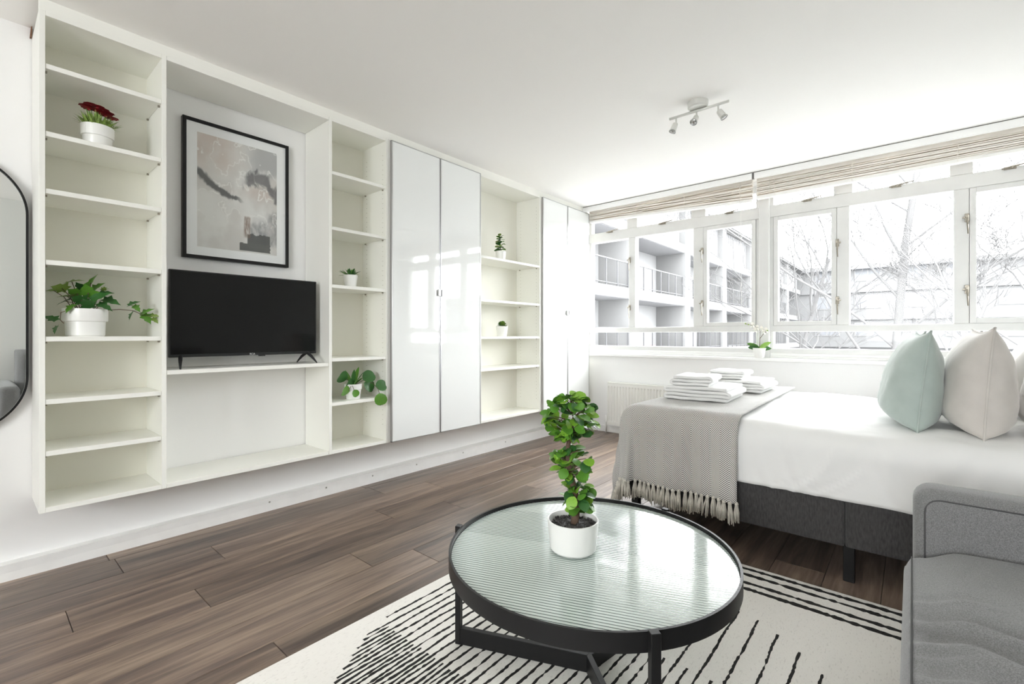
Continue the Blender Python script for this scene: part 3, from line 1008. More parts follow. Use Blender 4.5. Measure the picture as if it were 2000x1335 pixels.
tube('stem', [c0 + Vector(q) for q in ((-0.05, -0.04, 0.118), (-0.083, -0.05, 0.10), (-0.086, -0.055, 0.07), (-0.075, -0.06, 0.055))], 0.0016, M['bark'], iv, 6)
for dx, dz, s, ang in ((-0.098, 0.066, 0.05, 2.6), (-0.094, 0.044, 0.04, -2.0)):
    d = Vector((math.cos(ang), -0.5, math.sin(ang)))
    put_leaf(LM['ivy', 'leaf_d'], iv, c0 + Vector((dx, -0.06, dz)), d, s, 0.5)
# pale sprig
for k in range(5):
    a = R(40 + 30 * k)
    put_leaf(LM['ivy', 'leaf_v'], iv, c0 + Vector((0.062, -0.01, 0.205)), (math.cos(a), -0.5, math.sin(a)), 0.022, 0.4, 'leaf')

# --- small succulent in the second bookcase
c0 = Vector((1.622, 2.765, 1.345))
su = thing('potted_succulent', 'small spiky green plant in a tapered white pot, upper shelf', 'plant', c0)
lathe('pot', c0, [(0, 0), (0.032, 0), (0.034, 0.004), (0.044, 0.078), (0.044, 0.082), (0.040, 0.082), (0.039, 0.07), (0, 0.07)], M['pot'], su, 28)
rs_ = random.Random(2)
for k in range(34):
    a = rs_.uniform(0, 6.28); el = rs_.uniform(0.25, 1.35)
    d = (math.cos(a) * math.cos(el), math.sin(a) * math.cos(el), math.sin(el))
    put_leaf(LM['blade', rs_.choice(['leaf', 'leaf_d'])], su, c0 + Vector((math.cos(a) * 0.012, math.sin(a) * 0.012, 0.074)), d, rs_.uniform(0.045, 0.072), 0.0)

# --- hoya with heart leaves, second bookcase
c0 = Vector((1.617, 2.725, 0.632))
ho = thing('potted_hoya', 'plant with large dark heart shaped leaves trailing off the low shelf', 'plant', c0)
lathe('pot', c0, [(0, 0), (0.040, 0), (0.043, 0.004), (0.048, 0.058), (0.053, 0.062), (0.055, 0.096), (0.051, 0.096), (0.049, 0.085), (0, 0.085)], M['pot'], ho, 32)
for (dx, dy, dz, ang, s, mk) in ((-0.065, -0.02, 0.135, 2.75, 0.082, 'leaf_d'), (-0.058, -0.04, 0.055, 3.0, 0.07, 'leaf'), (-0.028, -0.062, 0.055, -1.15, 0.048, 'leaf'), (-0.02, -0.02, 0.10, 2.9, 0.06, 'leaf_d'),
                                 (0.075, -0.02, 0.125, 0.5, 0.085, 'leaf_d'), (0.075, -0.03, 0.09, -0.6, 0.08, 'leaf_d'), (0.135, -0.07, 0.075, 0.1, 0.078, 'leaf_d'), (0.13, -0.10, 0.015, -1.4, 0.08, 'leaf')):
    d = Vector((math.cos(ang), -0.25, math.sin(ang)))
    p = c0 + Vector((dx, dy, dz))
    put_leaf(LM['heart', mk], ho, p - d.normalized() * s * 0.2, d, s, 1.15)
for pts in (((0, 0, 0.09), (-0.03, -0.01, 0.115), (-0.06, -0.02, 0.13)), ((-0.03, -0.03, 0.09), (-0.05, -0.05, 0.08), (-0.058, -0.045, 0.06)), ((-0.03, -0.04, 0.09), (-0.038, -0.062, 0.08), (-0.03, -0.064, 0.06)),
            ((0.02, 0, 0.09), (0.06, -0.02, 0.115), (0.11, -0.05, 0.095), (0.13, -0.08, 0.06), (0.132, -0.10, 0.02))):
    tube('stem', [c0 + Vector(q) for q in pts], 0.0016, M['bark'], ho, 5)
for k in range(9):
    a = k * 2.4
    el = 0.75 + 0.07 * k
    put_leaf(LM['blade', 'leaf_d' if k % 2 else 'leaf'], ho, c0 + Vector((0.012 * math.cos(a), 0.012 * math.sin(a), 0.088)), (math.cos(a) * math.cos(el), math.sin(a) * math.cos(el), math.sin(el)), 0.075 + 0.006 * k, 0.2)

# --- two tiny plants in the wide bookcase
c0 = Vector((3.073, 2.76, 1.689))
t1 = thing('small_potted_plant', 'tiny upright leafy sprig in a small white vase on the topmost shelf', 'plant', c0)
lathe('pot', c0, [(0, 0), (0.040, 0), (0.043, 0.01), (0.046, 0.085), (0.040, 0.092), (0.036, 0.092), (0.036, 0.08), (0, 0.08)], M['pot'], t1, 24)
tube('stem', [c0 + Vector((0, 0, 0.08)), c0 + Vector((-0.006, 0, 0.15)), c0 + Vector((-0.004, 0, 0.22))], 0.003, M['bark'], t1, 6)
rs_ = random.Random(8)
for k in range(26):
    z = 0.095 + 0.13 * (k / 25)
    a = k * 2.4
    d = (math.cos(a), math.sin(a), rs_.uniform(-0.1, 0.6))
    put_leaf(LM['round', rs_.choice(['leaf', 'leaf_v', 'leaf_d'])], t1, c0 + Vector((-0.005, 0, z)), d, 0.058 - 0.02 * (k / 25), 0.3)
c0 = Vector((3.090, 2.76, 1.028))
t2 = thing('small_potted_plant', 'tiny round grey green rosette plant in a small white pot', 'plant', c0)
lathe('pot', c0, [(0, 0), (0.038, 0), (0.042, 0.008), (0.054, 0.090), (0.049, 0.090), (0.047, 0.078), (0, 0.078)], M['pot'], t2, 24)
for k in range(30):
    a = k * 2.4
    el = 0.15 + 1.25 * (k / 29)
    put_leaf(LM['round', rs_.choice(['leaf', 'leaf_d', 'leaf_v'])], t2, c0 + Vector((0, 0, 0.088)), (math.cos(a) * math.cos(el), math.sin(a) * math.cos(el), math.sin(el)), 0.052, 0)

# --- orchid on the sill
c0 = Vector((4.497, 1.010, 0.842))
orc = thing('potted_orchid', 'white orchid with arching stem in a white pot on the window sill', 'plant', c0)
lathe('pot', c0, [(0, 0), (0.036, 0), (0.038, 0.004), (0.052, 0.082), (0.052, 0.086), (0.047, 0.086), (0.046, 0.075), (0, 0.075)], M['pot'], orc, 28)
for (dy, dz, s, mk, dx) in ((-1, 0.75, 0.10, 'leaf_l', -0.2), (1, 0.55, 0.10, 'leaf', 0.1), (1, 0.22, 0.085, 'leaf_d', -0.3), (-1, 0.1, 0.085, 'leaf_d', 0.2)):
    q = put_leaf(LM['blade', mk], orc, c0 + Vector((0, 0, 0.08)), (dx, dy, dz), s * 1.1, 0.9)
    q.scale = (q.scale[0], q.scale[1] * 2.2, q.scale[2])
main = [c0 + Vector(q) for q in ((0, 0, 0.08), (0, -0.004, 0.17), (0, -0.006, 0.235), (-0.002, 0.02, 0.265), (-0.004, 0.06, 0.285), (-0.006, 0.11, 0.298))]
tube('stem', main, 0.0024, M['bark'], orc, 6)
tube('stem', [c0 + Vector(q) for q in ((0, -0.006, 0.17), (0, -0.03, 0.205), (0, -0.06, 0.235))], 0.002, M['bark'], orc, 6)
petw = leaf_mesh('petal', 'round', M['flower_w'])
for (dy, dz) in ((0.015, 0.262), (0.05, 0.285), (-0.02, 0.252), (0.03, 0.24), (-0.035, 0.225), (-0.055, 0.24)):
    hc = c0 + Vector((-0.012, dy, dz))
    fl = lathe('flower', hc, [(0, -0.003), (0.004, 0), (0, 0.003)], M['leaf_v'], orc, 8)
    for k in range(5):
        a = R(90 + 72 * k)
        put_leaf(petw, fl, hc, (-0.25, math.cos(a), math.sin(a)), 0.028, 0, 'petal')
for (dy, dz) in ((0.085, 0.292), (0.11, 0.300), (-0.064, 0.236)):
    lathe('bud', c0 + Vector((-0.006, dy, dz - 0.008)), [(0, 0), (0.006, 0.004), (0.007, 0.009), (0, 0.016)], M['leaf_v'], orc, 8)

# ------------------------------------------------------------------ rug
RX0, RX1, RY0, RY1, RZ = 0.13, 2.277, -0.02, 1.522, 0.010
rug = thing('rug', 'cream rug with a circle of broken black lines under the coffee table', 'rug', (1.2, 0.75, 0))
box('pile', RX0, RX1, RY0, RY1, 0.0005, RZ, M['rug'], rug, 0.004, 2)
rr_ = random.Random(17)


def rug_line(xa, xb, y, w, gap=0.16, wob=0.0035, along='x', ph=0.0):
    bm = bmesh.new()
    st = 0.011
    n_ = max(2, int((xb - xa) / st))
    prev = None
    for i in range(n_ + 1):
        x = xa + (xb - xa) * i / n_
        nz_ = noise.noise(Vector((x * 9 + ph, y * 40 + ph, 0)))
        yc_ = y + wob * nz_ + rr_.uniform(-0.0009, 0.0009)
        hw = w * (0.5 + 0.22 * rr_.uniform(-1, 1))
        if noise.noise(Vector((x * 30, y * 77 + ph, 5.0))) > 0.5 - gap: hw *= 0.18
        P = [(x, yc_ - hw), (x, yc_ + hw)]
        if along == 'y': P = [(q[1], q[0]) for q in P]
        cur = [bm.verts.new((q[0], q[1], RZ + 0.0016)) for q in P] + [bm.verts.new((q[0], q[1], RZ - 0.001)) for q in P]
        if prev:
            bm.faces.new((prev[0], cur[0], cur[1], prev[1]))
            bm.faces.new((prev[2], cur[2], cur[0], prev[0]))
            bm.faces.new((prev[1], cur[1], cur[3], prev[3]))
        prev = cur
    loose = [v for v in bm.verts if not v.link_faces]
    bmesh.ops.delete(bm, geom=loose, context='VERTS')
    if len(bm.faces) == 0:
        bm.free(); return
    bm_obj('stripe', bm, M['rug_dark'], rug)


RCx, RCy, RCr = 1.205, 0.755, 0.733
kk = 0
y = 0.206 - 0.0715 * 2
while y < RCy + RCr - 0.002:
    dyy = y - RCy
    if abs(dyy) < RCr:
        ch = math.sqrt(RCr * RCr - dyy * dyy)
        xa, xb = RCx - ch, RCx + ch
        lim = 9 if kk % 4 == 0 else (1.447 if kk % 2 == 0 else 0.972)
        xb = min(xb, lim)
        if xb - xa > 0.03:
            rug_line(xa + rr_.uniform(-0.01, 0.01), xb + rr_.uniform(-0.004, 0.004), y, 0.0072, 0.10, 0.0045, 'x', kk * 1.3)
    kk += 1
    y += 0.0715 / 4
for xs in (2.238, 2.184, 2.112, 2.062, 0.17, 0.224, 0.296, 0.346):
    rug_line(RY0 + 0.004, RY1 - 0.004, xs, 0.0185, 0.02, 0.002, 'y', xs * 3)

# ------------------------------------------------------------------ coffee table
tb = thing('coffee_table', 'round coffee table with black metal rim, reeded glass top and three legs', 'table', (TC.x, TC.y, 0))
TR = 0.425
zr0 = ZT - 0.046
vs_, fs_ = [], []
NS = 120
for k in range(NS):
    a = 2 * math.pi * k / NS
    ca_, sa_ = math.cos(a), math.sin(a)
    for r_, z_ in ((TR, zr0), (TR, ZT), (TR - 0.007, ZT), (TR - 0.007, ZT - 0.022), (TR - 0.030, ZT - 0.022), (TR - 0.030, zr0)):
        vs_.append((TC.x + r_ * ca_, TC.y + r_ * sa_, z_))
for k in range(NS):
    a, b = 6 * k, 6 * ((k + 1) % NS)
    for q in range(6): fs_.append((a + q, b + q, b + (q + 1) % 6, a + (q + 1) % 6))
auto_smooth(py('rim', vs_, fs_, M['black'], tb), 35)
# reeded glass: ribs run along direction 112 degrees
ra = R(112)
du, dv = Vector((math.cos(ra), math.sin(ra))), Vector((-math.sin(ra), math.cos(ra)))
GR, pitch = TR - 0.0085, 0.0112
NU = int(2 * GR / pitch * 8)
vs_, fs_ = [], []
for i in range(NU + 1):
    w = -GR * 0.9995 + 2 * GR * 0.9995 * i / NU
    L = math.sqrt(max(1e-8, GR * GR - w * w))
    z_ = ZT - 0.0125 + 0.00011 * abs(math.sin(math.pi * w / pitch)) ** 0.9
    for s in (-1, -0.5, 0, 0.5, 1):
        p = TC + du * (L * s) + dv * w
        vs_.append((p.x, p.y, z_))
nb = len(vs_)
for i in range(NU + 1):
    w = -GR * 0.9995 + 2 * GR * 0.9995 * i / NU
    L = math.sqrt(max(1e-8, GR * GR - w * w))
    for s in (-1, -0.5, 0, 0.5, 1):
        p = TC + du * (L * s) + dv * w
        vs_.append((p.x, p.y, ZT - 0.0215))
for i in range(NU):
    for q in range(4):
        a = 5 * i + q
        fs_.append((a, a + 1, a + 6, a + 5))
        fs_.append((nb + a, nb + a + 5, nb + a + 6, nb + a + 1))
    fs_.append((5 * i, 5 * i + 5, nb + 5 * i + 5, nb + 5 * i))
    fs_.append((5 * i + 4, nb + 5 * i + 4, nb + 5 * i + 9, 5 * i + 9))
gt = py('glass_top', vs_, fs_, M['table_glass'], tb, False)
gt.data.materials.append(M['glass_groove'])
for i in range(NU):
    w = -GR * 0.9995 + 2 * GR * 0.9995 * (i + 0.5) / NU
    if (w / pitch) % 1.0 < 0.26:
        for q in range(4): gt.data.polygons[i * 10 + q * 2].material_index = 1
# legs and the three-armed base
for deg in (112.5, -130.0, -8.5):
    a = R(deg)
    e = Vector((math.cos(a), math.sin(a)))
    s = Vector((-e.y, e.x))
    hw, hd = 0.0115, 0.008
    def prism(nm, r0, r1, hw_, z0_, z1_):
        q = [TC + e * r0 - s * hw_, TC + e * r0 + s * hw_, TC + e * r1 + s * hw_, TC + e * r1 - s * hw_]
        v_ = [(p.x, p.y, z0_) for p in q] + [(p.x, p.y, z1_) for p in q]
        o = py(nm, v_, [(0, 3, 2, 1), (4, 5, 6, 7), (0, 1, 5, 4), (1, 2, 6, 5), (2, 3, 7, 6), (3, 0, 4, 7)], M['black'], tb)
        bv = o.modifiers.new('edge', 'BEVEL'); bv.width = 0.0012; bv.segments = 1
    prism('leg', TR + 0.0003, TR + 0.018, hw, RZ + 0.0018, ZT + 0.004)
    prism('base_rail', 0.0, TR + 0.001, 0.009, RZ + 0.0018, RZ + 0.055)

# ------------------------------------------------------------------ bed
BX0, BX1, BY0, BY1 = 2.405, 3.93, -0.86, 1.205
bed = thing('bed_base', 'charcoal upholstered divan base on black legs', 'bed', ((BX0 + BX1) / 2, 0.17, 0))
for ya, yb in ((BY0, 0.2135), (0.2165, BY1)):
    box('base_panel', BX0, BX1, ya, yb, 0.148, 0.350, M['bedfab'], bed, 0.008, 2)
for x in (BX0 + 0.012, BX1 - 0.052):
    for y in (BY1 - 0.055, 0.182, BY0 + 0.03):
        box('leg', x, x + 0.040, y, y + 0.040, 0.0, 0.149, M['black'], bed, 0.002, 1)


def rounded_block(x0, x1, y0, y1, z0, z1, r, st, wr=0.0, seed=0.0, crown=0.0):
    """closed-top soft block (open underside closed flat), wrinkled by noise"""
    vs_, fs_, idx = [], [], {}
    def vert(x, y, z):
        key = (round(x, 4), round(y, 4), round(z, 4))
        if key in idx: return idx[key]
        inx = min(max(x, x0 + r), x1 - r); iny = min(max(y, y0 + r), y1 - r); inz = min(z, z1 - r)
        d = Vector((x - inx, y - iny, z - inz))
        p = Vector((inx, iny, inz))
        nrm = Vector((0, 0, 1))
        if d.length > 1e-9:
            m_ = max(abs(d.x), abs(d.y), abs(d.z))
            nrm = d.normalized()
            p = p + nrm * r
        u, v = (x - x0) / (x1 - x0), (y - y0) / (y1 - y0)
        if crown: p.z += crown * max(0, 4 * u * (1 - u)) * max(0, 4 * v * (1 - v)) * max(0, (p.z - z0) / (z1 - z0))
        if wr:
            f = noise.fractal(Vector((p.x * 3.1 + seed, p.y * 3.3, p.z * 2.2)), 1.0, 2.0, 4)
            g = noise.ridged_multi_fractal(Vector((p.x * 1.7 + seed, p.y * 4.5 + p.z * 3, p.z * 0.8)), 1.0, 2.0, 3, 1.0, 2.0)
            p += nrm * wr * (0.8 * f + 0.55 * (g - 1.1))
            # long soft creases on the side that faces the room and over the top
            if nrm.x < -0.2:
                for (yc_, sl_, w_, am_, zt_) in CREASES:
                    t_ = (p.z - z0) / (z1 - z0)
                    yy_ = yc_ + sl_ * (t_ - 0.5) + 0.10 * sl_ * math.sin(t_ * 5)
                    k_ = math.exp(-((p.y - yy_) / w_) ** 2) - 0.7 * math.exp(-((p.y - yy_ - 1.6 * w_) / (1.2 * w_)) ** 2)
                    p.x -= am_ * k_ * sstep(zt_ + 0.25, zt_ - 0.15, t_) * min(1, -nrm.x * 1.3)
            elif nrm.z > 0.6:
                p.z += 0.006 * (noise.ridged_multi_fractal(Vector((p.x * 2.6 + 0.8 * p.y, p.y * 1.3, seed)), 1.0, 2.0, 2, 1.0, 2.0) - 1.0) * 0.6
        idx[key] = len(vs_); vs_.append(p)
        return idx[key]
    def grid(A, B, fn):
        for i in range(len(A) - 1):
            for j in range(len(B) - 1):
                fs_.append((fn(A[i], B[j]), fn(A[i + 1], B[j]), fn(A[i + 1], B[j + 1]), fn(A[i], B[j + 1])))
    def lin(a, b): n_ = max(2, int(round((b - a) / st))); return [a + (b - a) * i / n_ for i in range(n_ + 1)]
    X, Y, Z = lin(x0, x1), lin(y0, y1), lin(z0, z1)
    grid(X, Y, lambda x, y: vert(x, y, z1))
    grid(Y, Z, lambda y, z: vert(x0, y, z))
    grid(Y, Z, lambda y, z: vert(x1, y, z))
    grid(X, Z, lambda x, z: vert(x, y0, z))
    grid(X, Z, lambda x, z: vert(x, y1, z))
    b0 = [vert(x0, y, z0) for y in Y] + [vert(x, y1, z0) for x in X[1:]] + [vert(x1, y, z0) for y in Y[::-1][1:]] + [vert(x, y0, z0) for x in X[::-1][1:-1]]
    fs_.append(tuple(b0))
    bm = bmesh.new()
    bv_ = [bm.verts.new(v) for v in vs_]
    for f in fs_:
        try: bm.faces.new([bv_[i] for i in f])
        except ValueError: pass
    return bm


ZM = 0.628
CREASES = [(0.40, 0.10, 0.016, 0.006, 0.75), (0.29, -0.22, 0.014, 0.009, 0.70), (0.17, -0.30, 0.012, 0.008, 0.45), (0.06, 0.12, 0.020, 0.006, 0.80), (-0.06, 0.10, 0.015, 0.005, 0.60),
           (-0.17, -0.15, 0.018, 0.006, 0.7), (0.53, 0.08, 0.020, 0.005, 0.6), (-0.32, 0.1, 0.02, 0.006, 0.7), (0.23, -0.5, 0.012, 0.007, 0.28)]
dv_ = bm_obj('duvet', rounded_block(2.372, 3.965, -0.86, 1.235, 0.350, ZM, 0.105, 0.014, 0.0150, 2.0, 0.008), M['duvet'], None, True)
tag(dv_, 'smooth white duvet tucked over the mattress', 'bedding')

# throw blanket: flat cloth coordinates draped over the front and foot edges
ts = 0.0135
thr = thing('throw_blanket', 'grey and cream herringbone throw with cream tassels over the foot of the bed', 'blanket', (2.7, 0.93, 0.35))
EX, EY, ZTP, er = 2.348, 1.256, 0.654, 0.100     # outer edges and top of the throw, edge rounding


def drop(d):
    """travel d beyond the start of the rounding -> (outward, down)"""
    arc = er * math.pi / 2
    if d <= 0: return d, 0.0
    if d < arc: return er * math.sin(d / er), er * (1 - math.cos(d / er))
    return er, er + (d - arc)


def throw_pt(a, b):
    """a: distance past the front rounding start (neg = on top), b: same past the foot end"""
    x_s, y_s = EX + er, EY - er
    if a > 0 and b > 0:
        d = math.hypot(a, b)
        o_, dn = drop(d)
        ox, oy = o_ * a / d, o_ * b / d
        fl = 0.10 * max(0, d - 0.15) * (1 + 0.25 * math.sin(6 * math.atan2(b, a)))
        ox += fl * a / d; oy += fl * b / d
    else:
        ox, d1 = drop(a); oy, d2 = drop(b); dn = d1 + d2
    x, y, z = x_s - ox, y_s + oy, ZTP - dn
    hang = max(0, dn - er)
    if a > 0 and dn > 0:
        x -= (0.012 * math.sin((b + 0.55) * 21 + 0.6) + 0.008 * math.sin((b) * 47)) * min(1, hang / 0.2)
    z += 0.0025 * noise.noise(Vector((x * 9, y * 9, 0))) if dn < 0.02 else 0
    return Vector((x, y, z))


A1, A0 = er * math.pi / 2 + 0.300, -1.50
B1, B0 = er * math.pi / 2 + 0.44, -0.535
na, nb_ = int((A1 - A0) / ts), int((B1 - B0) / ts)
vs_, fs_, uv_ = [], [], []
for i in range(na + 1):
    for j in range(nb_ + 1):
        a, b = A0 + (A1 - A0) * i / na, B0 + (B1 - B0) * j / nb_
        # side edge on the bed runs a little askew
        bb = b + (0.02 * max(0, -a) if b < -0.3 else 0)
        # trim the corner so the hem lifts there
        cut = max(0.0, b - 0.02) * 0.30 if a > 0 else 0
        aa = a - cut * max(0, a) / A1 * 0.9
        vs_.append(throw_pt(aa, bb)); uv_.append((b, a))
for i in range(na):
    for j in range(nb_):
        q = i * (nb_ + 1) + j
        fs_.append((q, q + 1, q + nb_ + 2, q + nb_ + 1))
cl = py('cloth', vs_, fs_, M['throw'], thr, True)
ul = cl.data.uv_layers.new(name='UVMap')
for li, lp in enumerate(cl.data.loops): ul.data[li].uv = uv_[lp.vertex_index]
sm = cl.modifiers.new('thick', 'SOLIDIFY'); sm.thickness = 0.005; sm.offset = 1
# tassels along the front hem
tas = []
for v_ in range(4):
    rt = random.Random(40 + v_)
    bm = bmesh.new()
    add_tube(bm, [(0, 0, 0.006), (0, 0, -0.004), (0, 0, -0.012)], [0.004, 0.0078, 0.0055], 8)
    for k in range(11):
        a = 2 * math.pi * k / 11 + rt.uniform(-0.3, 0.3)
        r_ = 0.004
        ex, ey = rt.uniform(0.005, 0.013) * math.cos(a), rt.uniform(0.006, 0.014) * math.sin(a)
        add_tube(bm, [(r_ * math.cos(a), r_ * math.sin(a), -0.010), (ex * 0.8, ey * 0.8, -0.045), (ex + rt.uniform(-.002, .002), ey, -0.082 - rt.uniform(0, 0.02))], [0.0026, 0.0032, 0.0018], 5)
    me = bpy.data.meshes.new('tassel')
    bm.to_mesh(me); bm.free()
    me.polygons.foreach_set('use_smooth', [True] * len(me.polygons))
    me.materials.append(M['tassel'])
    tas.append(me)
acc = 0
last = None
hem = [vs_[na * (nb_ + 1) + j] for j in range(nb_ + 1)]
rt = random.Random(77)
for p in hem:
    if last is None or (p - last).length > 0.0158:
        o = bpy.data.objects.new('tassel', rt.choice(tas))
        o.parent = thr
        o.location = p - ORG[thr.name] + Vector((-0.003, 0, 0.002))
        o.rotation_euler = (rt.uniform(-0.10, 0.10), rt.uniform(-0.03, 0.10), rt.uniform(0, 6.28))
        o.scale = (1.25, 1.25, rt.uniform(0.92, 1.1))
        col.objects.link(o)
        last = p

# ------------------------------------------------------------------ towels
def towel(label, cx_, cy_, z0, wy, lx, layers, th, rot):
    """sheet folded back and forth; folds show on the ends facing -X"""
    pts = []
    hw = wy / 2
    seg = 8
    for l in range(layers):
        zc_ = th * (l + 0.5)
        d = 1 if l % 2 == 0 else -1
        for k in range(13):
            t = k / 12
            yv = -d * (hw - th) + 2 * d * (hw - th) * t
            pts.append((yv, zc_ + 0.0015 * math.sin(t * 7 + l)))
        if l < layers - 1:
            for k in range(1, seg):
                a = math.pi * k / seg
                pts.append((d * (hw - th) + d * 0.5 * th * math.sin(a) * 1.6, zc_ + th * 0.5 * (1 - math.cos(a))))
    n_ = len(pts)
    half = th * 0.46
    L_, R_ = [], []
    for i in range(n_):
        p0, p1 = pts[max(0, i - 1)], pts[min(n_ - 1, i + 1)]
        dx, dz = p1[0] - p0[0], p1[1] - p0[1]
        ln = math.hypot(dx, dz) or 1
        nx_, nz_ = -dz / ln, dx / ln
        L_.append((pts[i][0] + nx_ * half, pts[i][1] + nz_ * half)); R_.append((pts[i][0] - nx_ * half, pts[i][1] - nz_ * half))
    XS = [-lx / 2, -lx / 2 + 0.006, -lx / 2 + 0.02, 0, lx / 2 - 0.02, lx / 2 - 0.006, lx / 2]
    sh = [0.72, 0.93, 1, 1, 1, 0.93, 0.72]
    bm = bmesh.new()
    rings = []
    for xv, s in zip(XS, sh):
        ring_ = []
        for i in range(n_): ring_.append(((L_[i][0] + R_[i][0]) / 2 + (L_[i][0] - R_[i][0]) / 2 * s, (L_[i][1] + R_[i][1]) / 2 + (L_[i][1] - R_[i][1]) / 2 * s))
        for i in range(n_ - 1, -1, -1): ring_.append(((L_[i][0] + R_[i][0]) / 2 - (L_[i][0] - R_[i][0]) / 2 * s, (L_[i][1] + R_[i][1]) / 2 - (L_[i][1] - R_[i][1]) / 2 * s))
        rings.append([bm.verts.new((xv, q[0], q[1])) for q in ring_])
    m_ = len(rings[0])
    for r_ in range(len(rings) - 1):
        for k in range(m_):
            bm.faces.new((rings[r_][k], rings[r_][(k + 1) % m_], rings[r_ + 1][(k + 1) % m_], rings[r_ + 1][k]))
    for rg in (rings[0], rings[-1]):
        for i in range(n_ - 1):
            bm.faces.new((rg[i], rg[i + 1], rg[2 * n_ - 2 - i], rg[2 * n_ - 1 - i]))
    for v in bm.verts:
        v.co.z += 0.002 * noise.noise(v.co * 18 + Vector((cx_ * 5, 0, 0)))
    o = bm_obj('folded_towel', bm, M['towel'], None, True)
    o.location = (cx_, cy_, z0)
    o.rotation_euler = (0, 0, rot)
    tag(o, label, 'towel', 'folded white towels on the throw')


zt0 = 0.662
towel('large folded white towel at the bottom of the pile closer to the tassels', 2.93, 0.955, zt0, 0.37, 0.40, 4, 0.0200, 0.05)
towel('small folded white towel on top of the pile closer to the tassels', 2.90, 1.000, zt0 + 0.081, 0.235, 0.29, 3, 0.0190, 0.12)
towel('large folded white towel at the bottom of the pile closer to the window', 3.50, 0.885, zt0 + 0.004, 0.34, 0.40, 4, 0.0190, 0.0)
towel('small folded white towel on top of the pile closer to the window', 3.48, 0.965, zt0 + 0.081, 0.235, 0.29, 3, 0.0185, 0.06)


# ------------------------------------------------------------------ pillows
def pillow(label, cat_mat, cx_, cy_, zb, w, h, tf, tk, lean, yaw, seed, grp):
    """upright square cushion, thin along its local Y"""
    Mx = Matrix.Translation((cx_, cy_, zb)) @ Matrix.Rotation(yaw, 4, 'Z') @ Matrix.Rotation(lean, 4, 'X')
    root = thing('cushion', label, 'cushion', (cx_, cy_, zb), grp)
    NP = 34
    def outline(u, v):
        return (u * (1 - 0.085 * (1 - v * v)) * w / 2, (v * (1 - 0.085 * (1 - u * u)) * h / 2))
    bm = bmesh.new()
    G_ = {}
    for side in (1, -1):
        for i in range(NP + 1):
            for j in range(NP + 1):
                u, v = -1 + 2 * i / NP, -1 + 2 * j / NP
                edge = i in (0, NP) or j in (0, NP)
                if edge and (i, j, 0) in G_: continue
                x, z = outline(u, v)
                bz = ((1 - abs(u) ** 3.2) * (1 - abs(v) ** (6.5 if v < 0 else 2.3))) ** 0.60
                sag = 1 - 0.16 * v
                y = side * (tf if side > 0 else tk) * bz * sag
                if not edge:
                    cr = noise.ridged_multi_fractal(Vector((x * 6 + seed, z * 6, side * 3)), 1.0, 2.0, 3, 1.0, 2.0) - 1.0
                    y += side * (0.007 * noise.fractal(Vector((x * 8 + seed, z * 8, side)), 1, 2, 3) + 0.004 * cr) * bz ** 0.5
                p = Vector((x, y, z + h / 2 - 0.012))
                G_[(i, j, 0 if edge else side)] = bm.verts.new(Mx @ p)
        for i in range(NP):
            for j in range(NP):
                q = []
                for (a, b) in ((i, j), (i + 1, j), (i + 1, j + 1), (i, j + 1)):
                    e = a in (0, NP) or b in (0, NP)
                    q.append(G_[(a, b, 0 if e else side)])
                try: bm.faces.new(q if side == -1 else q[::-1])
                except ValueError: pass
    body = bm_obj('cover', bm, cat_mat, root, True)
    pts = []
    for t in range(4 * NP + 1):
        e, r_ = (t // NP) % 4, (t % NP) / NP * 2 - 1
        u, v = ((r_, -1), (1, r_), (-r_, 1), (-1, -r_))[e]
        x, z = outline(u, v)
        pts.append(Mx @ Vector((x * 1.004, 0, z * 1.004 + h / 2 - 0.012)))
    tube('piping', pts, 0.0042, cat_mat, root, 6)
    return root


g_ = 'cushions standing along the head of the bed'
pillow('sage green piped cushion closer to the sofa', M['sage'], 2.845, 0.004, 0.640, 0.50, 0.43, 0.120, 0.085, R(6), R(5), 1.0, g_)
pillow('sage green piped cushion closer to the window', M['sage'], 3.440, -0.005, 0.640, 0.47, 0.43, 0.11, 0.085, R(5), R(3), 5.0, g_)
pillow('beige piped cushion closer to the sofa', M['beige'], 2.815, -0.200, 0.640, 0.50, 0.44, 0.11, 0.105, R(4), R(3), 9.0, g_)
pillow('beige piped cushion closer to the window', M['beige'], 3.420, -0.215, 0.640, 0.47, 0.43, 0.10, 0.10, R(4), R(3), 13.0, g_)
pillow('pale cotton pillow behind the beige cushion, closer to the sofa', M['pillow_w'], 2.840, -0.450, 0.640, 0.54, 0.41, 0.11, 0.11, R(5), R(0), 17.0, g_)
pillow('pale cotton pillow behind the beige cushion, closer to the window', M['pillow_w'], 3.460, -0.450, 0.640, 0.54, 0.41, 0.11, 0.11, R(5), R(0), 21.0, g_)

# ------------------------------------------------------------------ sofa
sofa = thing('sofa', 'grey woven fabric sofa with slim rounded arms', 'sofa', (1.05, -0.45, 0))
SX0, SX1 = 0.17, 1.905
# frame and arms
box('frame', SX0 + 0.02, SX1 - 0.02, -0.90, -0.030, 0.14, 0.30, M['sofa'], sofa, 0.015, 2)


def arm(xa, xb):
    bm = bmesh.new()
    add_box(bm, xa, xb, -0.88, -0.002, 0.13, 0.602, 0.045, 5)
    o = bm_obj('arm', bm, M['sofa'], sofa, True)
    for xf in (xa + 0.004, xb - 0.004):
        pts = [(xf, -0.028, 0.20)] + [(xf, -0.028 - 0.035 * (1 - math.cos(R(t))), 0.538 + 0.040 * math.sin(R(t))) for t in range(0, 91, 15)] + [(xf, -0.84, 0.578)]
        tube('seam', pts, 0.0022, M['seam'], o, 5)
    return o


arm(1.765, SX1)
arm(SX0, SX0 + 0.14)
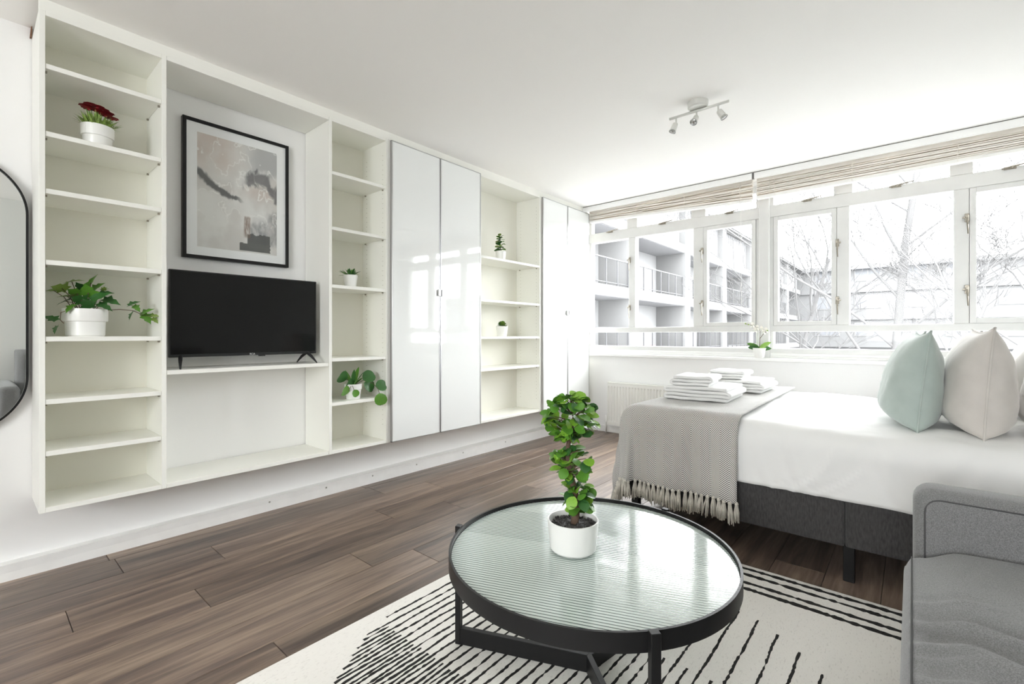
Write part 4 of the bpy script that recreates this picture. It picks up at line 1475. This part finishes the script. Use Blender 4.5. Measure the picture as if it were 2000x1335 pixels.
# seat cushion with gathered creases
sb = bmesh.new()
sx0, sx1, sy0, sy1, sz0, sz1 = SX0 + 0.142, 1.763, -0.62, 0.018, 0.285, 0.452
NXs, NYs = 150, 60
grid = {}


def seat_pt(u, v):
    """u along x; v: 0 back top .. 0.72 front top edge .. 1 bottom of front"""
    x = sx0 + (sx1 - sx0) * u
    if v < 0.72:
        t = v / 0.72
        y = sy0 + (sy1 - 0.03 - sy0) * t
        z = sz1 + 0.016 * math.sin(math.pi * min(1, t * 1.05)) - 0.030 * sstep(0.86, 1.0, t)
    else:
        t = (v - 0.72) / 0.28
        y = sy1 - 0.03 + 0.042 * math.sin(math.pi * min(1, 0.18 + 0.70 * t)) - 0.012
        z = sz1 - 0.030 - (sz1 - 0.030 - sz0) * t
    # round the ends towards the arms
    e = min(x - sx0, sx1 - x)
    z -= 0.022 * max(0, 1 - e / 0.05) ** 2 * (1 if v < 0.8 else 0.3)
    # creases fanning from the front edge
    if v < 0.80:
        q = 0
        for (cx0, sl, wd_, am, l0) in ((1.43, 0.35, 0.009, 0.0045, 0.22), (1.335, 1.1, 0.015, 0.0115, 0.60), (1.235, 1.5, 0.022, 0.017, 0.62), (1.19, 0.8, 0.009, 0.005, 0.2), (1.12, 1.6, 0.016, 0.009, 0.34)):
            yy_ = (sy1 - y)
            xc_ = cx0 - sl * yy_ * 0.55 + 0.05 * math.sin(yy_ * 9) * sl
            k_ = math.exp(-((x - xc_) / wd_) ** 2) - 0.75 * math.exp(-((x - xc_ - wd_ * 2.4) / (wd_ * 2.0)) ** 2)
            q += am * k_ * sstep(0.0, 0.05, yy_) * sstep(l0, l0 * 0.4, yy_)
        z += q
    z += 0.003 * noise.noise(Vector((x * 6, y * 6, 0)))
    return Vector((x, y, z))


for i in range(NXs + 1):
    for j in range(NYs + 1):
        grid[i, j] = sb.verts.new(seat_pt(i / NXs, j / NYs))
for i in range(NXs):
    for j in range(NYs):
        sb.faces.new((grid[i, j], grid[i, j + 1], grid[i + 1, j + 1], grid[i + 1, j]))
# close the underside and ends
bl_ = [sb.verts.new((sx0 + (sx1 - sx0) * i / NXs, sy0, sz0)) for i in range(NXs + 1)]
for i in range(NXs):
    sb.faces.new((grid[i, NYs], bl_[i], bl_[i + 1], grid[i + 1, NYs]))
    sb.faces.new((bl_[i], grid[i, 0], grid[i + 1, 0], bl_[i + 1]))
sb.faces.new([grid[0, j] for j in range(NYs + 1)] + [bl_[0]])
sb.faces.new(([grid[NXs, j] for j in range(NYs + 1)] + [bl_[NXs]])[::-1])
seat = bm_obj('seat_cushion', sb, M['sofa'], sofa, True)
tube('seam', [seat_pt(i / 80, 0.725) + Vector((0, 0.0008, 0.0008)) for i in range(81)], 0.0018, M['seam'], seat, 5)
# tufted back
bx0, bx1, by0, by1, bz0, bz1 = SX0 + 0.142, 1.763, -0.90, -0.66, 0.30, 0.90
bb = bmesh.new()
NXb, NZb = 110, 44
buttons = [(bx0 + (bx1 - bx0) * (k + 0.5) / 6, z) for k in range(6) for z in (0.55, 0.74)]


def back_pt(u, v):
    x = bx0 + (bx1 - bx0) * u
    z = bz0 + (bz1 - bz0) * v
    y = by1 + 0.035 * (1 - v) + 0.02 * math.sin(math.pi * v) ** 0.6 - 0.03 * max(0, 1 - min(u, 1 - u) / 0.04) ** 2 - 0.06 * max(0, (v - 0.88) / 0.12) ** 2
    for (px_, pz_) in buttons:
        d2 = ((x - px_) ** 2 + (z - pz_) ** 2)
        y -= 0.024 * math.exp(-d2 / 0.0022)
    return (x, y, z)


gb = {}
for i in range(NXb + 1):
    for j in range(NZb + 1): gb[i, j] = bb.verts.new(back_pt(i / NXb, j / NZb))
for i in range(NXb):
    for j in range(NZb): bb.faces.new((gb[i, j], gb[i + 1, j], gb[i + 1, j + 1], gb[i, j + 1]))
rear = {}
for i in range(NXb + 1):
    for j in (0, NZb): rear[i, j] = bb.verts.new((bx0 + (bx1 - bx0) * i / NXb, by0, bz0 if j == 0 else bz1 - 0.02))
for i in range(NXb):
    bb.faces.new((gb[i, NZb], gb[i + 1, NZb], rear[i + 1, NZb], rear[i, NZb]))
    bb.faces.new((gb[i, 0], rear[i, 0], rear[i + 1, 0], gb[i + 1, 0]))
    bb.faces.new((rear[i, 0], rear[i, NZb], rear[i + 1, NZb], rear[i + 1, 0]))
for i in (0, NXb):
    bb.faces.new([gb[i, j] for j in range(NZb + 1)] + [rear[i, NZb], rear[i, 0]])
backo = bm_obj('backrest', bb, M['sofa'], sofa, True)
for (px_, pz_) in buttons:
    p_ = back_pt((px_ - bx0) / (bx1 - bx0), (pz_ - bz0) / (bz1 - bz0))
    b = lathe('button', (0, 0, 0), [(0, 0.005), (0.008, 0.003), (0.011, -0.002)], M['sofa'], None, 12)
    b.data.transform(Matrix.Translation(Vector((p_[0], p_[1] + 0.001, p_[2])) - ORG[sofa.name]) @ Matrix.Rotation(R(-90), 4, 'X'))
    b.parent = backo
for x in (SX0 + 0.06, SX1 - 0.10):
    for y in (-0.84, -0.09):
        lathe('leg', (x + 0.02, y, 0), [(0, RZ if y > -0.1 and False else 0.0), (0.014, 0), (0.022, 0.142), (0, 0.142)], M['sofa_leg'], sofa, 16)

# ------------------------------------------------------------------ radiator
rd = thing('radiator', 'cream white panel radiator under the window', 'radiator', (4.44, 1.5, 0))
ry0, ry1, rz0, rz1 = 0.95, 2.447, 0.095, 0.545
vs_, fs_ = [], []
nR = int((ry1 - ry0) / 0.0055)
for i in range(nR + 1):
    y = ry0 + (ry1 - ry0) * i / nR
    ph = ((y - ry0) / 0.0333) % 1.0
    dx = 0.009 if 0.18 < ph < 0.62 else 0.0
    for z, f in ((rz0, 0), (rz0 + 0.035, 0), (rz0 + 0.05, 1), (rz1 - 0.055, 1), (rz1 - 0.04, 0), (rz1 - 0.012, 0)):
        vs_.append((4.412 + dx * f, y, z))
for i in range(nR):
    for q in range(5):
        a = 6 * i + q
        fs_.append((a, a + 1, a + 7, a + 6))
o = py('front_panel', vs_, fs_, M['rad'], rd)
o.modifiers.new('thick', 'SOLIDIFY').thickness = 0.002
box('top_grille', 4.410, 4.472, ry0, ry1, rz1 - 0.013, rz1, M['rad'], rd, 0.003, 1)
for y in (ry0, ry1 - 0.004):
    box('side_cover', 4.411, 4.472, y, y + 0.004, rz0, rz1 - 0.006, M['rad'], rd, 0.001, 1)
box('rear_panel', 4.462, 4.472, ry0 + 0.01, ry1 - 0.01, rz0, rz1 - 0.02, M['rad'], rd)
for y in (1.1, 2.3):
    box('wall_bracket', 4.470, XW - 0.004, y, y + 0.03, 0.2, 0.45, M['rad'], rd)
tube('pipe', [(4.445, ry1 + 0.035, 0.0), (4.445, ry1 + 0.035, 0.09), (4.445, ry1 + 0.033, 0.118), (4.445, ry1 - 0.002, 0.122)], 0.0085, M['rad'], rd, 10)
lathe('valve', (4.445, ry1 + 0.035, 0.115), [(0, 0), (0.014, 0), (0.016, 0.01), (0.016, 0.055), (0.012, 0.066), (0, 0.066)], M['pot'], rd, 16)

# ------------------------------------------------------------------ ceiling spotlight
sp = thing('ceiling_spotlight', 'white ceiling spotlight bar with three small heads', 'light', (2.76, 0.945, ZC))
lathe('canopy', (2.765, 0.945, ZC - 0.034), [(0, 0), (0.048, 0.0), (0.056, 0.006), (0.058, 0.034)], M['lamp'], sp, 32)
tube('bar', [(2.78, 0.778, ZC - 0.042), (2.78, 1.118, ZC - 0.042)], 0.008, M['lamp'], sp, 12)
for (y, dx, dy) in ((1.078, -0.010, 0.020), (0.957, -0.045, 0.006), (0.836, 0.006, -0.034)):
    t_ = Vector((2.78, y, ZC - 0.046))
    tube('stem', [t_, t_ + Vector((0, 0, -0.035))], 0.005, M['lamp'], sp, 8)
    d = Vector((dx, dy, -0.055)).normalized()
    p0 = t_ + Vector((0, 0, -0.028))
    h = tube('spot_head', [p0, p0 + d * 0.004, p0 + d * 0.010, p0 + d * 0.048, p0 + d * 0.050], [0.004, 0.012, 0.016, 0.018, 0.0175], M['lamp'], sp, 16)
    tube('bulb', [p0 + d * 0.0495, p0 + d * 0.056, p0 + d * 0.060], [0.0135, 0.021, 0.021], M['lamp_glass'], h, 16)

# ------------------------------------------------------------------ outside: courtyard blocks and bare trees
ZG = -5.6
gr = struct(box('ground', 4.8, 130, -90, 60, ZG - 0.3, ZG, M['ground']))
ST = 2.68                       # storey height
ZS = [-5.5 + ST * k for k in range(5)]   # slab undersides: -5.5 .. 5.22
YB_ = 8.8
la = thing('apartment_block', 'long white apartment block with recessed railed balconies running away from the window', 'building', (30, YB_ + 3, ZG))
box('back_wall', 6.0, 56.3, YB_ + 1.5, YB_ + 1.8, ZG, 7.6, M['conc_in'], la)
box('roof', 5.6, 56.3, YB_ - 0.25, YB_ + 8, 7.6, 7.85, M['conc'], la)
box('roof_edge', 5.6, 56.3, YB_ - 0.30, YB_ - 0.26, 7.70, 7.74, M['orail'], la)
for k in range(1, 5):
    z = ZS[k]
    box('floor_slab', 5.8, 56.3, YB_ - 0.02, YB_ + 1.6, z, z + 0.42, M['conc'], la)
    box('soffit', 6.0, 56.3, YB_ + 0.02, YB_ + 1.5, z - 0.015, z - 0.001, M['conc2'], la)
box('parapet_wall', 6.0, 56.3, YB_ + 0.3, YB_ + 0.45, ZS[4] + 0.42, 7.6, M['conc'], la)
for i, x in enumerate((12.0, 18.0, 24.0, 30.2, 36.6, 43.0, 49.5)):
    box('pier', x - 0.22, x + 0.22, YB_ - 0.06, YB_ + 1.5, ZG, 7.6, M['conc'], la)
    box('drainpipe', x + 0.26, x + 0.34, YB_ - 0.10, YB_ - 0.03, ZG, 7.6, M['conc2'], la)
for i in range(7):
    xa = (6.0, 12.0, 18.0, 24.0, 30.2, 36.6, 43.0)[i] + 0.3
    xb = (12.0, 18.0, 24.0, 30.2, 36.6, 43.0, 49.5)[i] - 0.3
    for k in range(0, 4):
        z0_ = ZS[k] + 0.42
        z1_ = ZS[k + 1]
        # railing
        bm = bmesh.new()
        add_box(bm, xa, xb, YB_ + 0.05, YB_ + 0.09, z0_ + 1.02, z0_ + 1.07)
        add_box(bm, xa, xb, YB_ + 0.05, YB_ + 0.09, z0_ + 0.10, z0_ + 0.13)
        nps = 6
        for q in range(nps + 1):
            xq = xa + (xb - xa) * q / nps
            add_box(bm, xq - 0.02, xq + 0.02, YB_ + 0.05, YB_ + 0.09, z0_, z0_ + 1.05)
        bm_obj('railing', bm, M['orail'], la)
        # glazed window wall, left half of each bay
        w0, w1 = xa + 0.1, xa + (xb - xa) * 0.55
        wn = box('window', w0, w1, YB_ + 1.46, YB_ + 1.5, z0_ + 0.05, z1_ - 0.12, M['oframe'], la)
        cols = 4
        for q in range(cols):
            a = w0 + (w1 - w0) * q / cols + 0.07
            b = w0 + (w1 - w0) * (q + 1) / cols - 0.07
            box('pane', a, b, YB_ + 1.44, YB_ + 1.461, z0_ + 0.15, z0_ + 1.55, M['oglass'], wn)
            box('pane', a, b, YB_ + 1.44, YB_ + 1.461, z0_ + 1.67, z1_ - 0.2, M['oglass'], wn)
        if k == 2 and i == 2:
            box('planter', xa + 0.3, xa + 2.2, YB_ + 0.12, YB_ + 0.35, z0_ + 0.12, z0_ + 0.32, M['ored'], la)
        if k == 1 and i == 2:
            box('lime_panel', w1 + 0.25, xb - 0.1, YB_ + 1.44, YB_ + 1.5, z0_ + 0.3, z1_ - 0.25, M['ogreen'], la)
        if k == 2 and i in (0, 1):
            box('planter', xa + 0.6, xb - 0.6, YB_ - 0.02, YB_ + 0.04, z0_ + 0.15, z0_ + 0.35, M['ored'], la)
    # cladding battens on the top storey
    bm = bmesh.new()
    for q in range(13):
        xq = xa + (xb - xa) * q / 12
        add_box(bm, xq - 0.03, xq + 0.03, YB_ + 0.25, YB_ + 0.31, ZS[4] + 0.5, 7.55)
    bm_obj('cladding_battens', bm, M['conc2'], la)

fa = thing('apartment_block', 'distant white apartment block with rows of windows closing the courtyard', 'building', (60, -15, ZG))
XF = 57.0
box('wall', XF, XF + 8, -60, YB_ + 8, ZG, 7.5, M['conc_far'], fa)
box('roof', XF - 0.6, XF + 8, -60, YB_ + 8, 7.5, 7.85, M['conc_far'], fa)
box('roof_edge', XF - 0.64, XF - 0.6, -60, YB_ + 8, 7.45, 7.55, M['orail'], fa)
for k in range(1, 5):
    box('floor_band', XF - 0.25, XF, -60, YB_, ZS[k], ZS[k] + 0.5, M['conc_far'], fa)
box('roof_rail', XF - 0.4, XF - 0.34, -60, YB_, 8.75, 8.82, M['orail'], fa)
for y in range(-58, 9, 6):
    box('rail_post', XF - 0.4, XF - 0.34, y, y + 0.06, 7.85, 8.8, M['orail'], fa)
for i in range(20):
    ya = YB_ - 1.2 - i * 3.3
    for k in range(0, 5):
        z0_ = ZS[k] + 1.15
        if (i * 7 + k * 3) % 5 == 0: continue
        wn = box('window', XF - 0.06, XF, ya - 2.1, ya, z0_ - 0.05, z0_ + 1.25, M['oframe'], fa)
        for q in range(2):
            box('pane', XF - 0.09, XF - 0.055, ya - 2.03 + q * 1.02, ya - 1.09 + q * 1.02, z0_ + 0.02, z0_ + 1.18, M['oglass'], wn)


def bare_tree(label, x, y, h, r0, seed, lean=(0, 0), lv=4, first=0.35):
    root = thing('bare_tree', label, 'tree', (x, y, ZG), 'bare trees in the courtyard')
    rt = random.Random(seed)
    bt, bb_ = bmesh.new(), bmesh.new()
    def grow(bm, p, d, L, r, lvl):
        n_ = 6
        pts, rad = [p.copy()], [r]
        dd = d.copy()
        for i in range(n_):
            dd = (dd + Vector((rt.uniform(-1, 1), rt.uniform(-1, 1), rt.uniform(-0.4, 0.75))) * (0.08 if lvl == 0 else 0.24)).normalized()
            pts.append(pts[-1] + dd * (L / n_)); rad.append(r * (1 - 0.55 * (i + 1) / n_))
        add_tube(bm, pts, rad, 6 if lvl < 2 else 4, cap=False)
        if lvl >= lv: return
        nb2 = (12, 7, 5, 4)[min(lvl, 3)]
        for q in range(nb2):
            t = first + (1 - first) * (q + rt.random()) / nb2 if lvl == 0 else 0.25 + 0.75 * rt.random()
            i = min(n_ - 1, int(t * n_))
            pp = pts[i].lerp(pts[i + 1], t * n_ - i)
            az = rt.uniform(0, 6.283)
            base = (pts[i + 1] - pts[i]).normalized()
            side = Vector((math.cos(az), math.sin(az), 0.25))
            nd = (base * rt.uniform(0.45, 0.9) + side * rt.uniform(0.55, 0.95)).normalized()
            grow(bb_, pp, nd, L * rt.uniform(0.36, 0.55), max(0.009, rad[i] * 0.36), lvl + 1)
    grow(bt, Vector((x, y, ZG)), Vector((lean[0], lean[1], 1)).normalized(), h, r0, 0)
    bm_obj('trunk', bt, M['obark'], root, True)
    bm_obj('branches', bb_, M['obark'], root, True)


bare_tree('large bare tree with a forked trunk seen through the widest window pane', 17.0, 0.85, 13.5, 0.14, 4, (0.0, 0.01), 4, 0.30)
bare_tree('slender bare sapling seen through the pane next to the orchid', 17.5, 3.35, 9.3, 0.11, 9, (0.0, 0.03), 3, 0.5)
bare_tree('bare spreading tree seen through the pane above the beige cushions', 15.0, -2.0, 11.0, 0.10, 14, (0.02, -0.02), 4, 0.35)
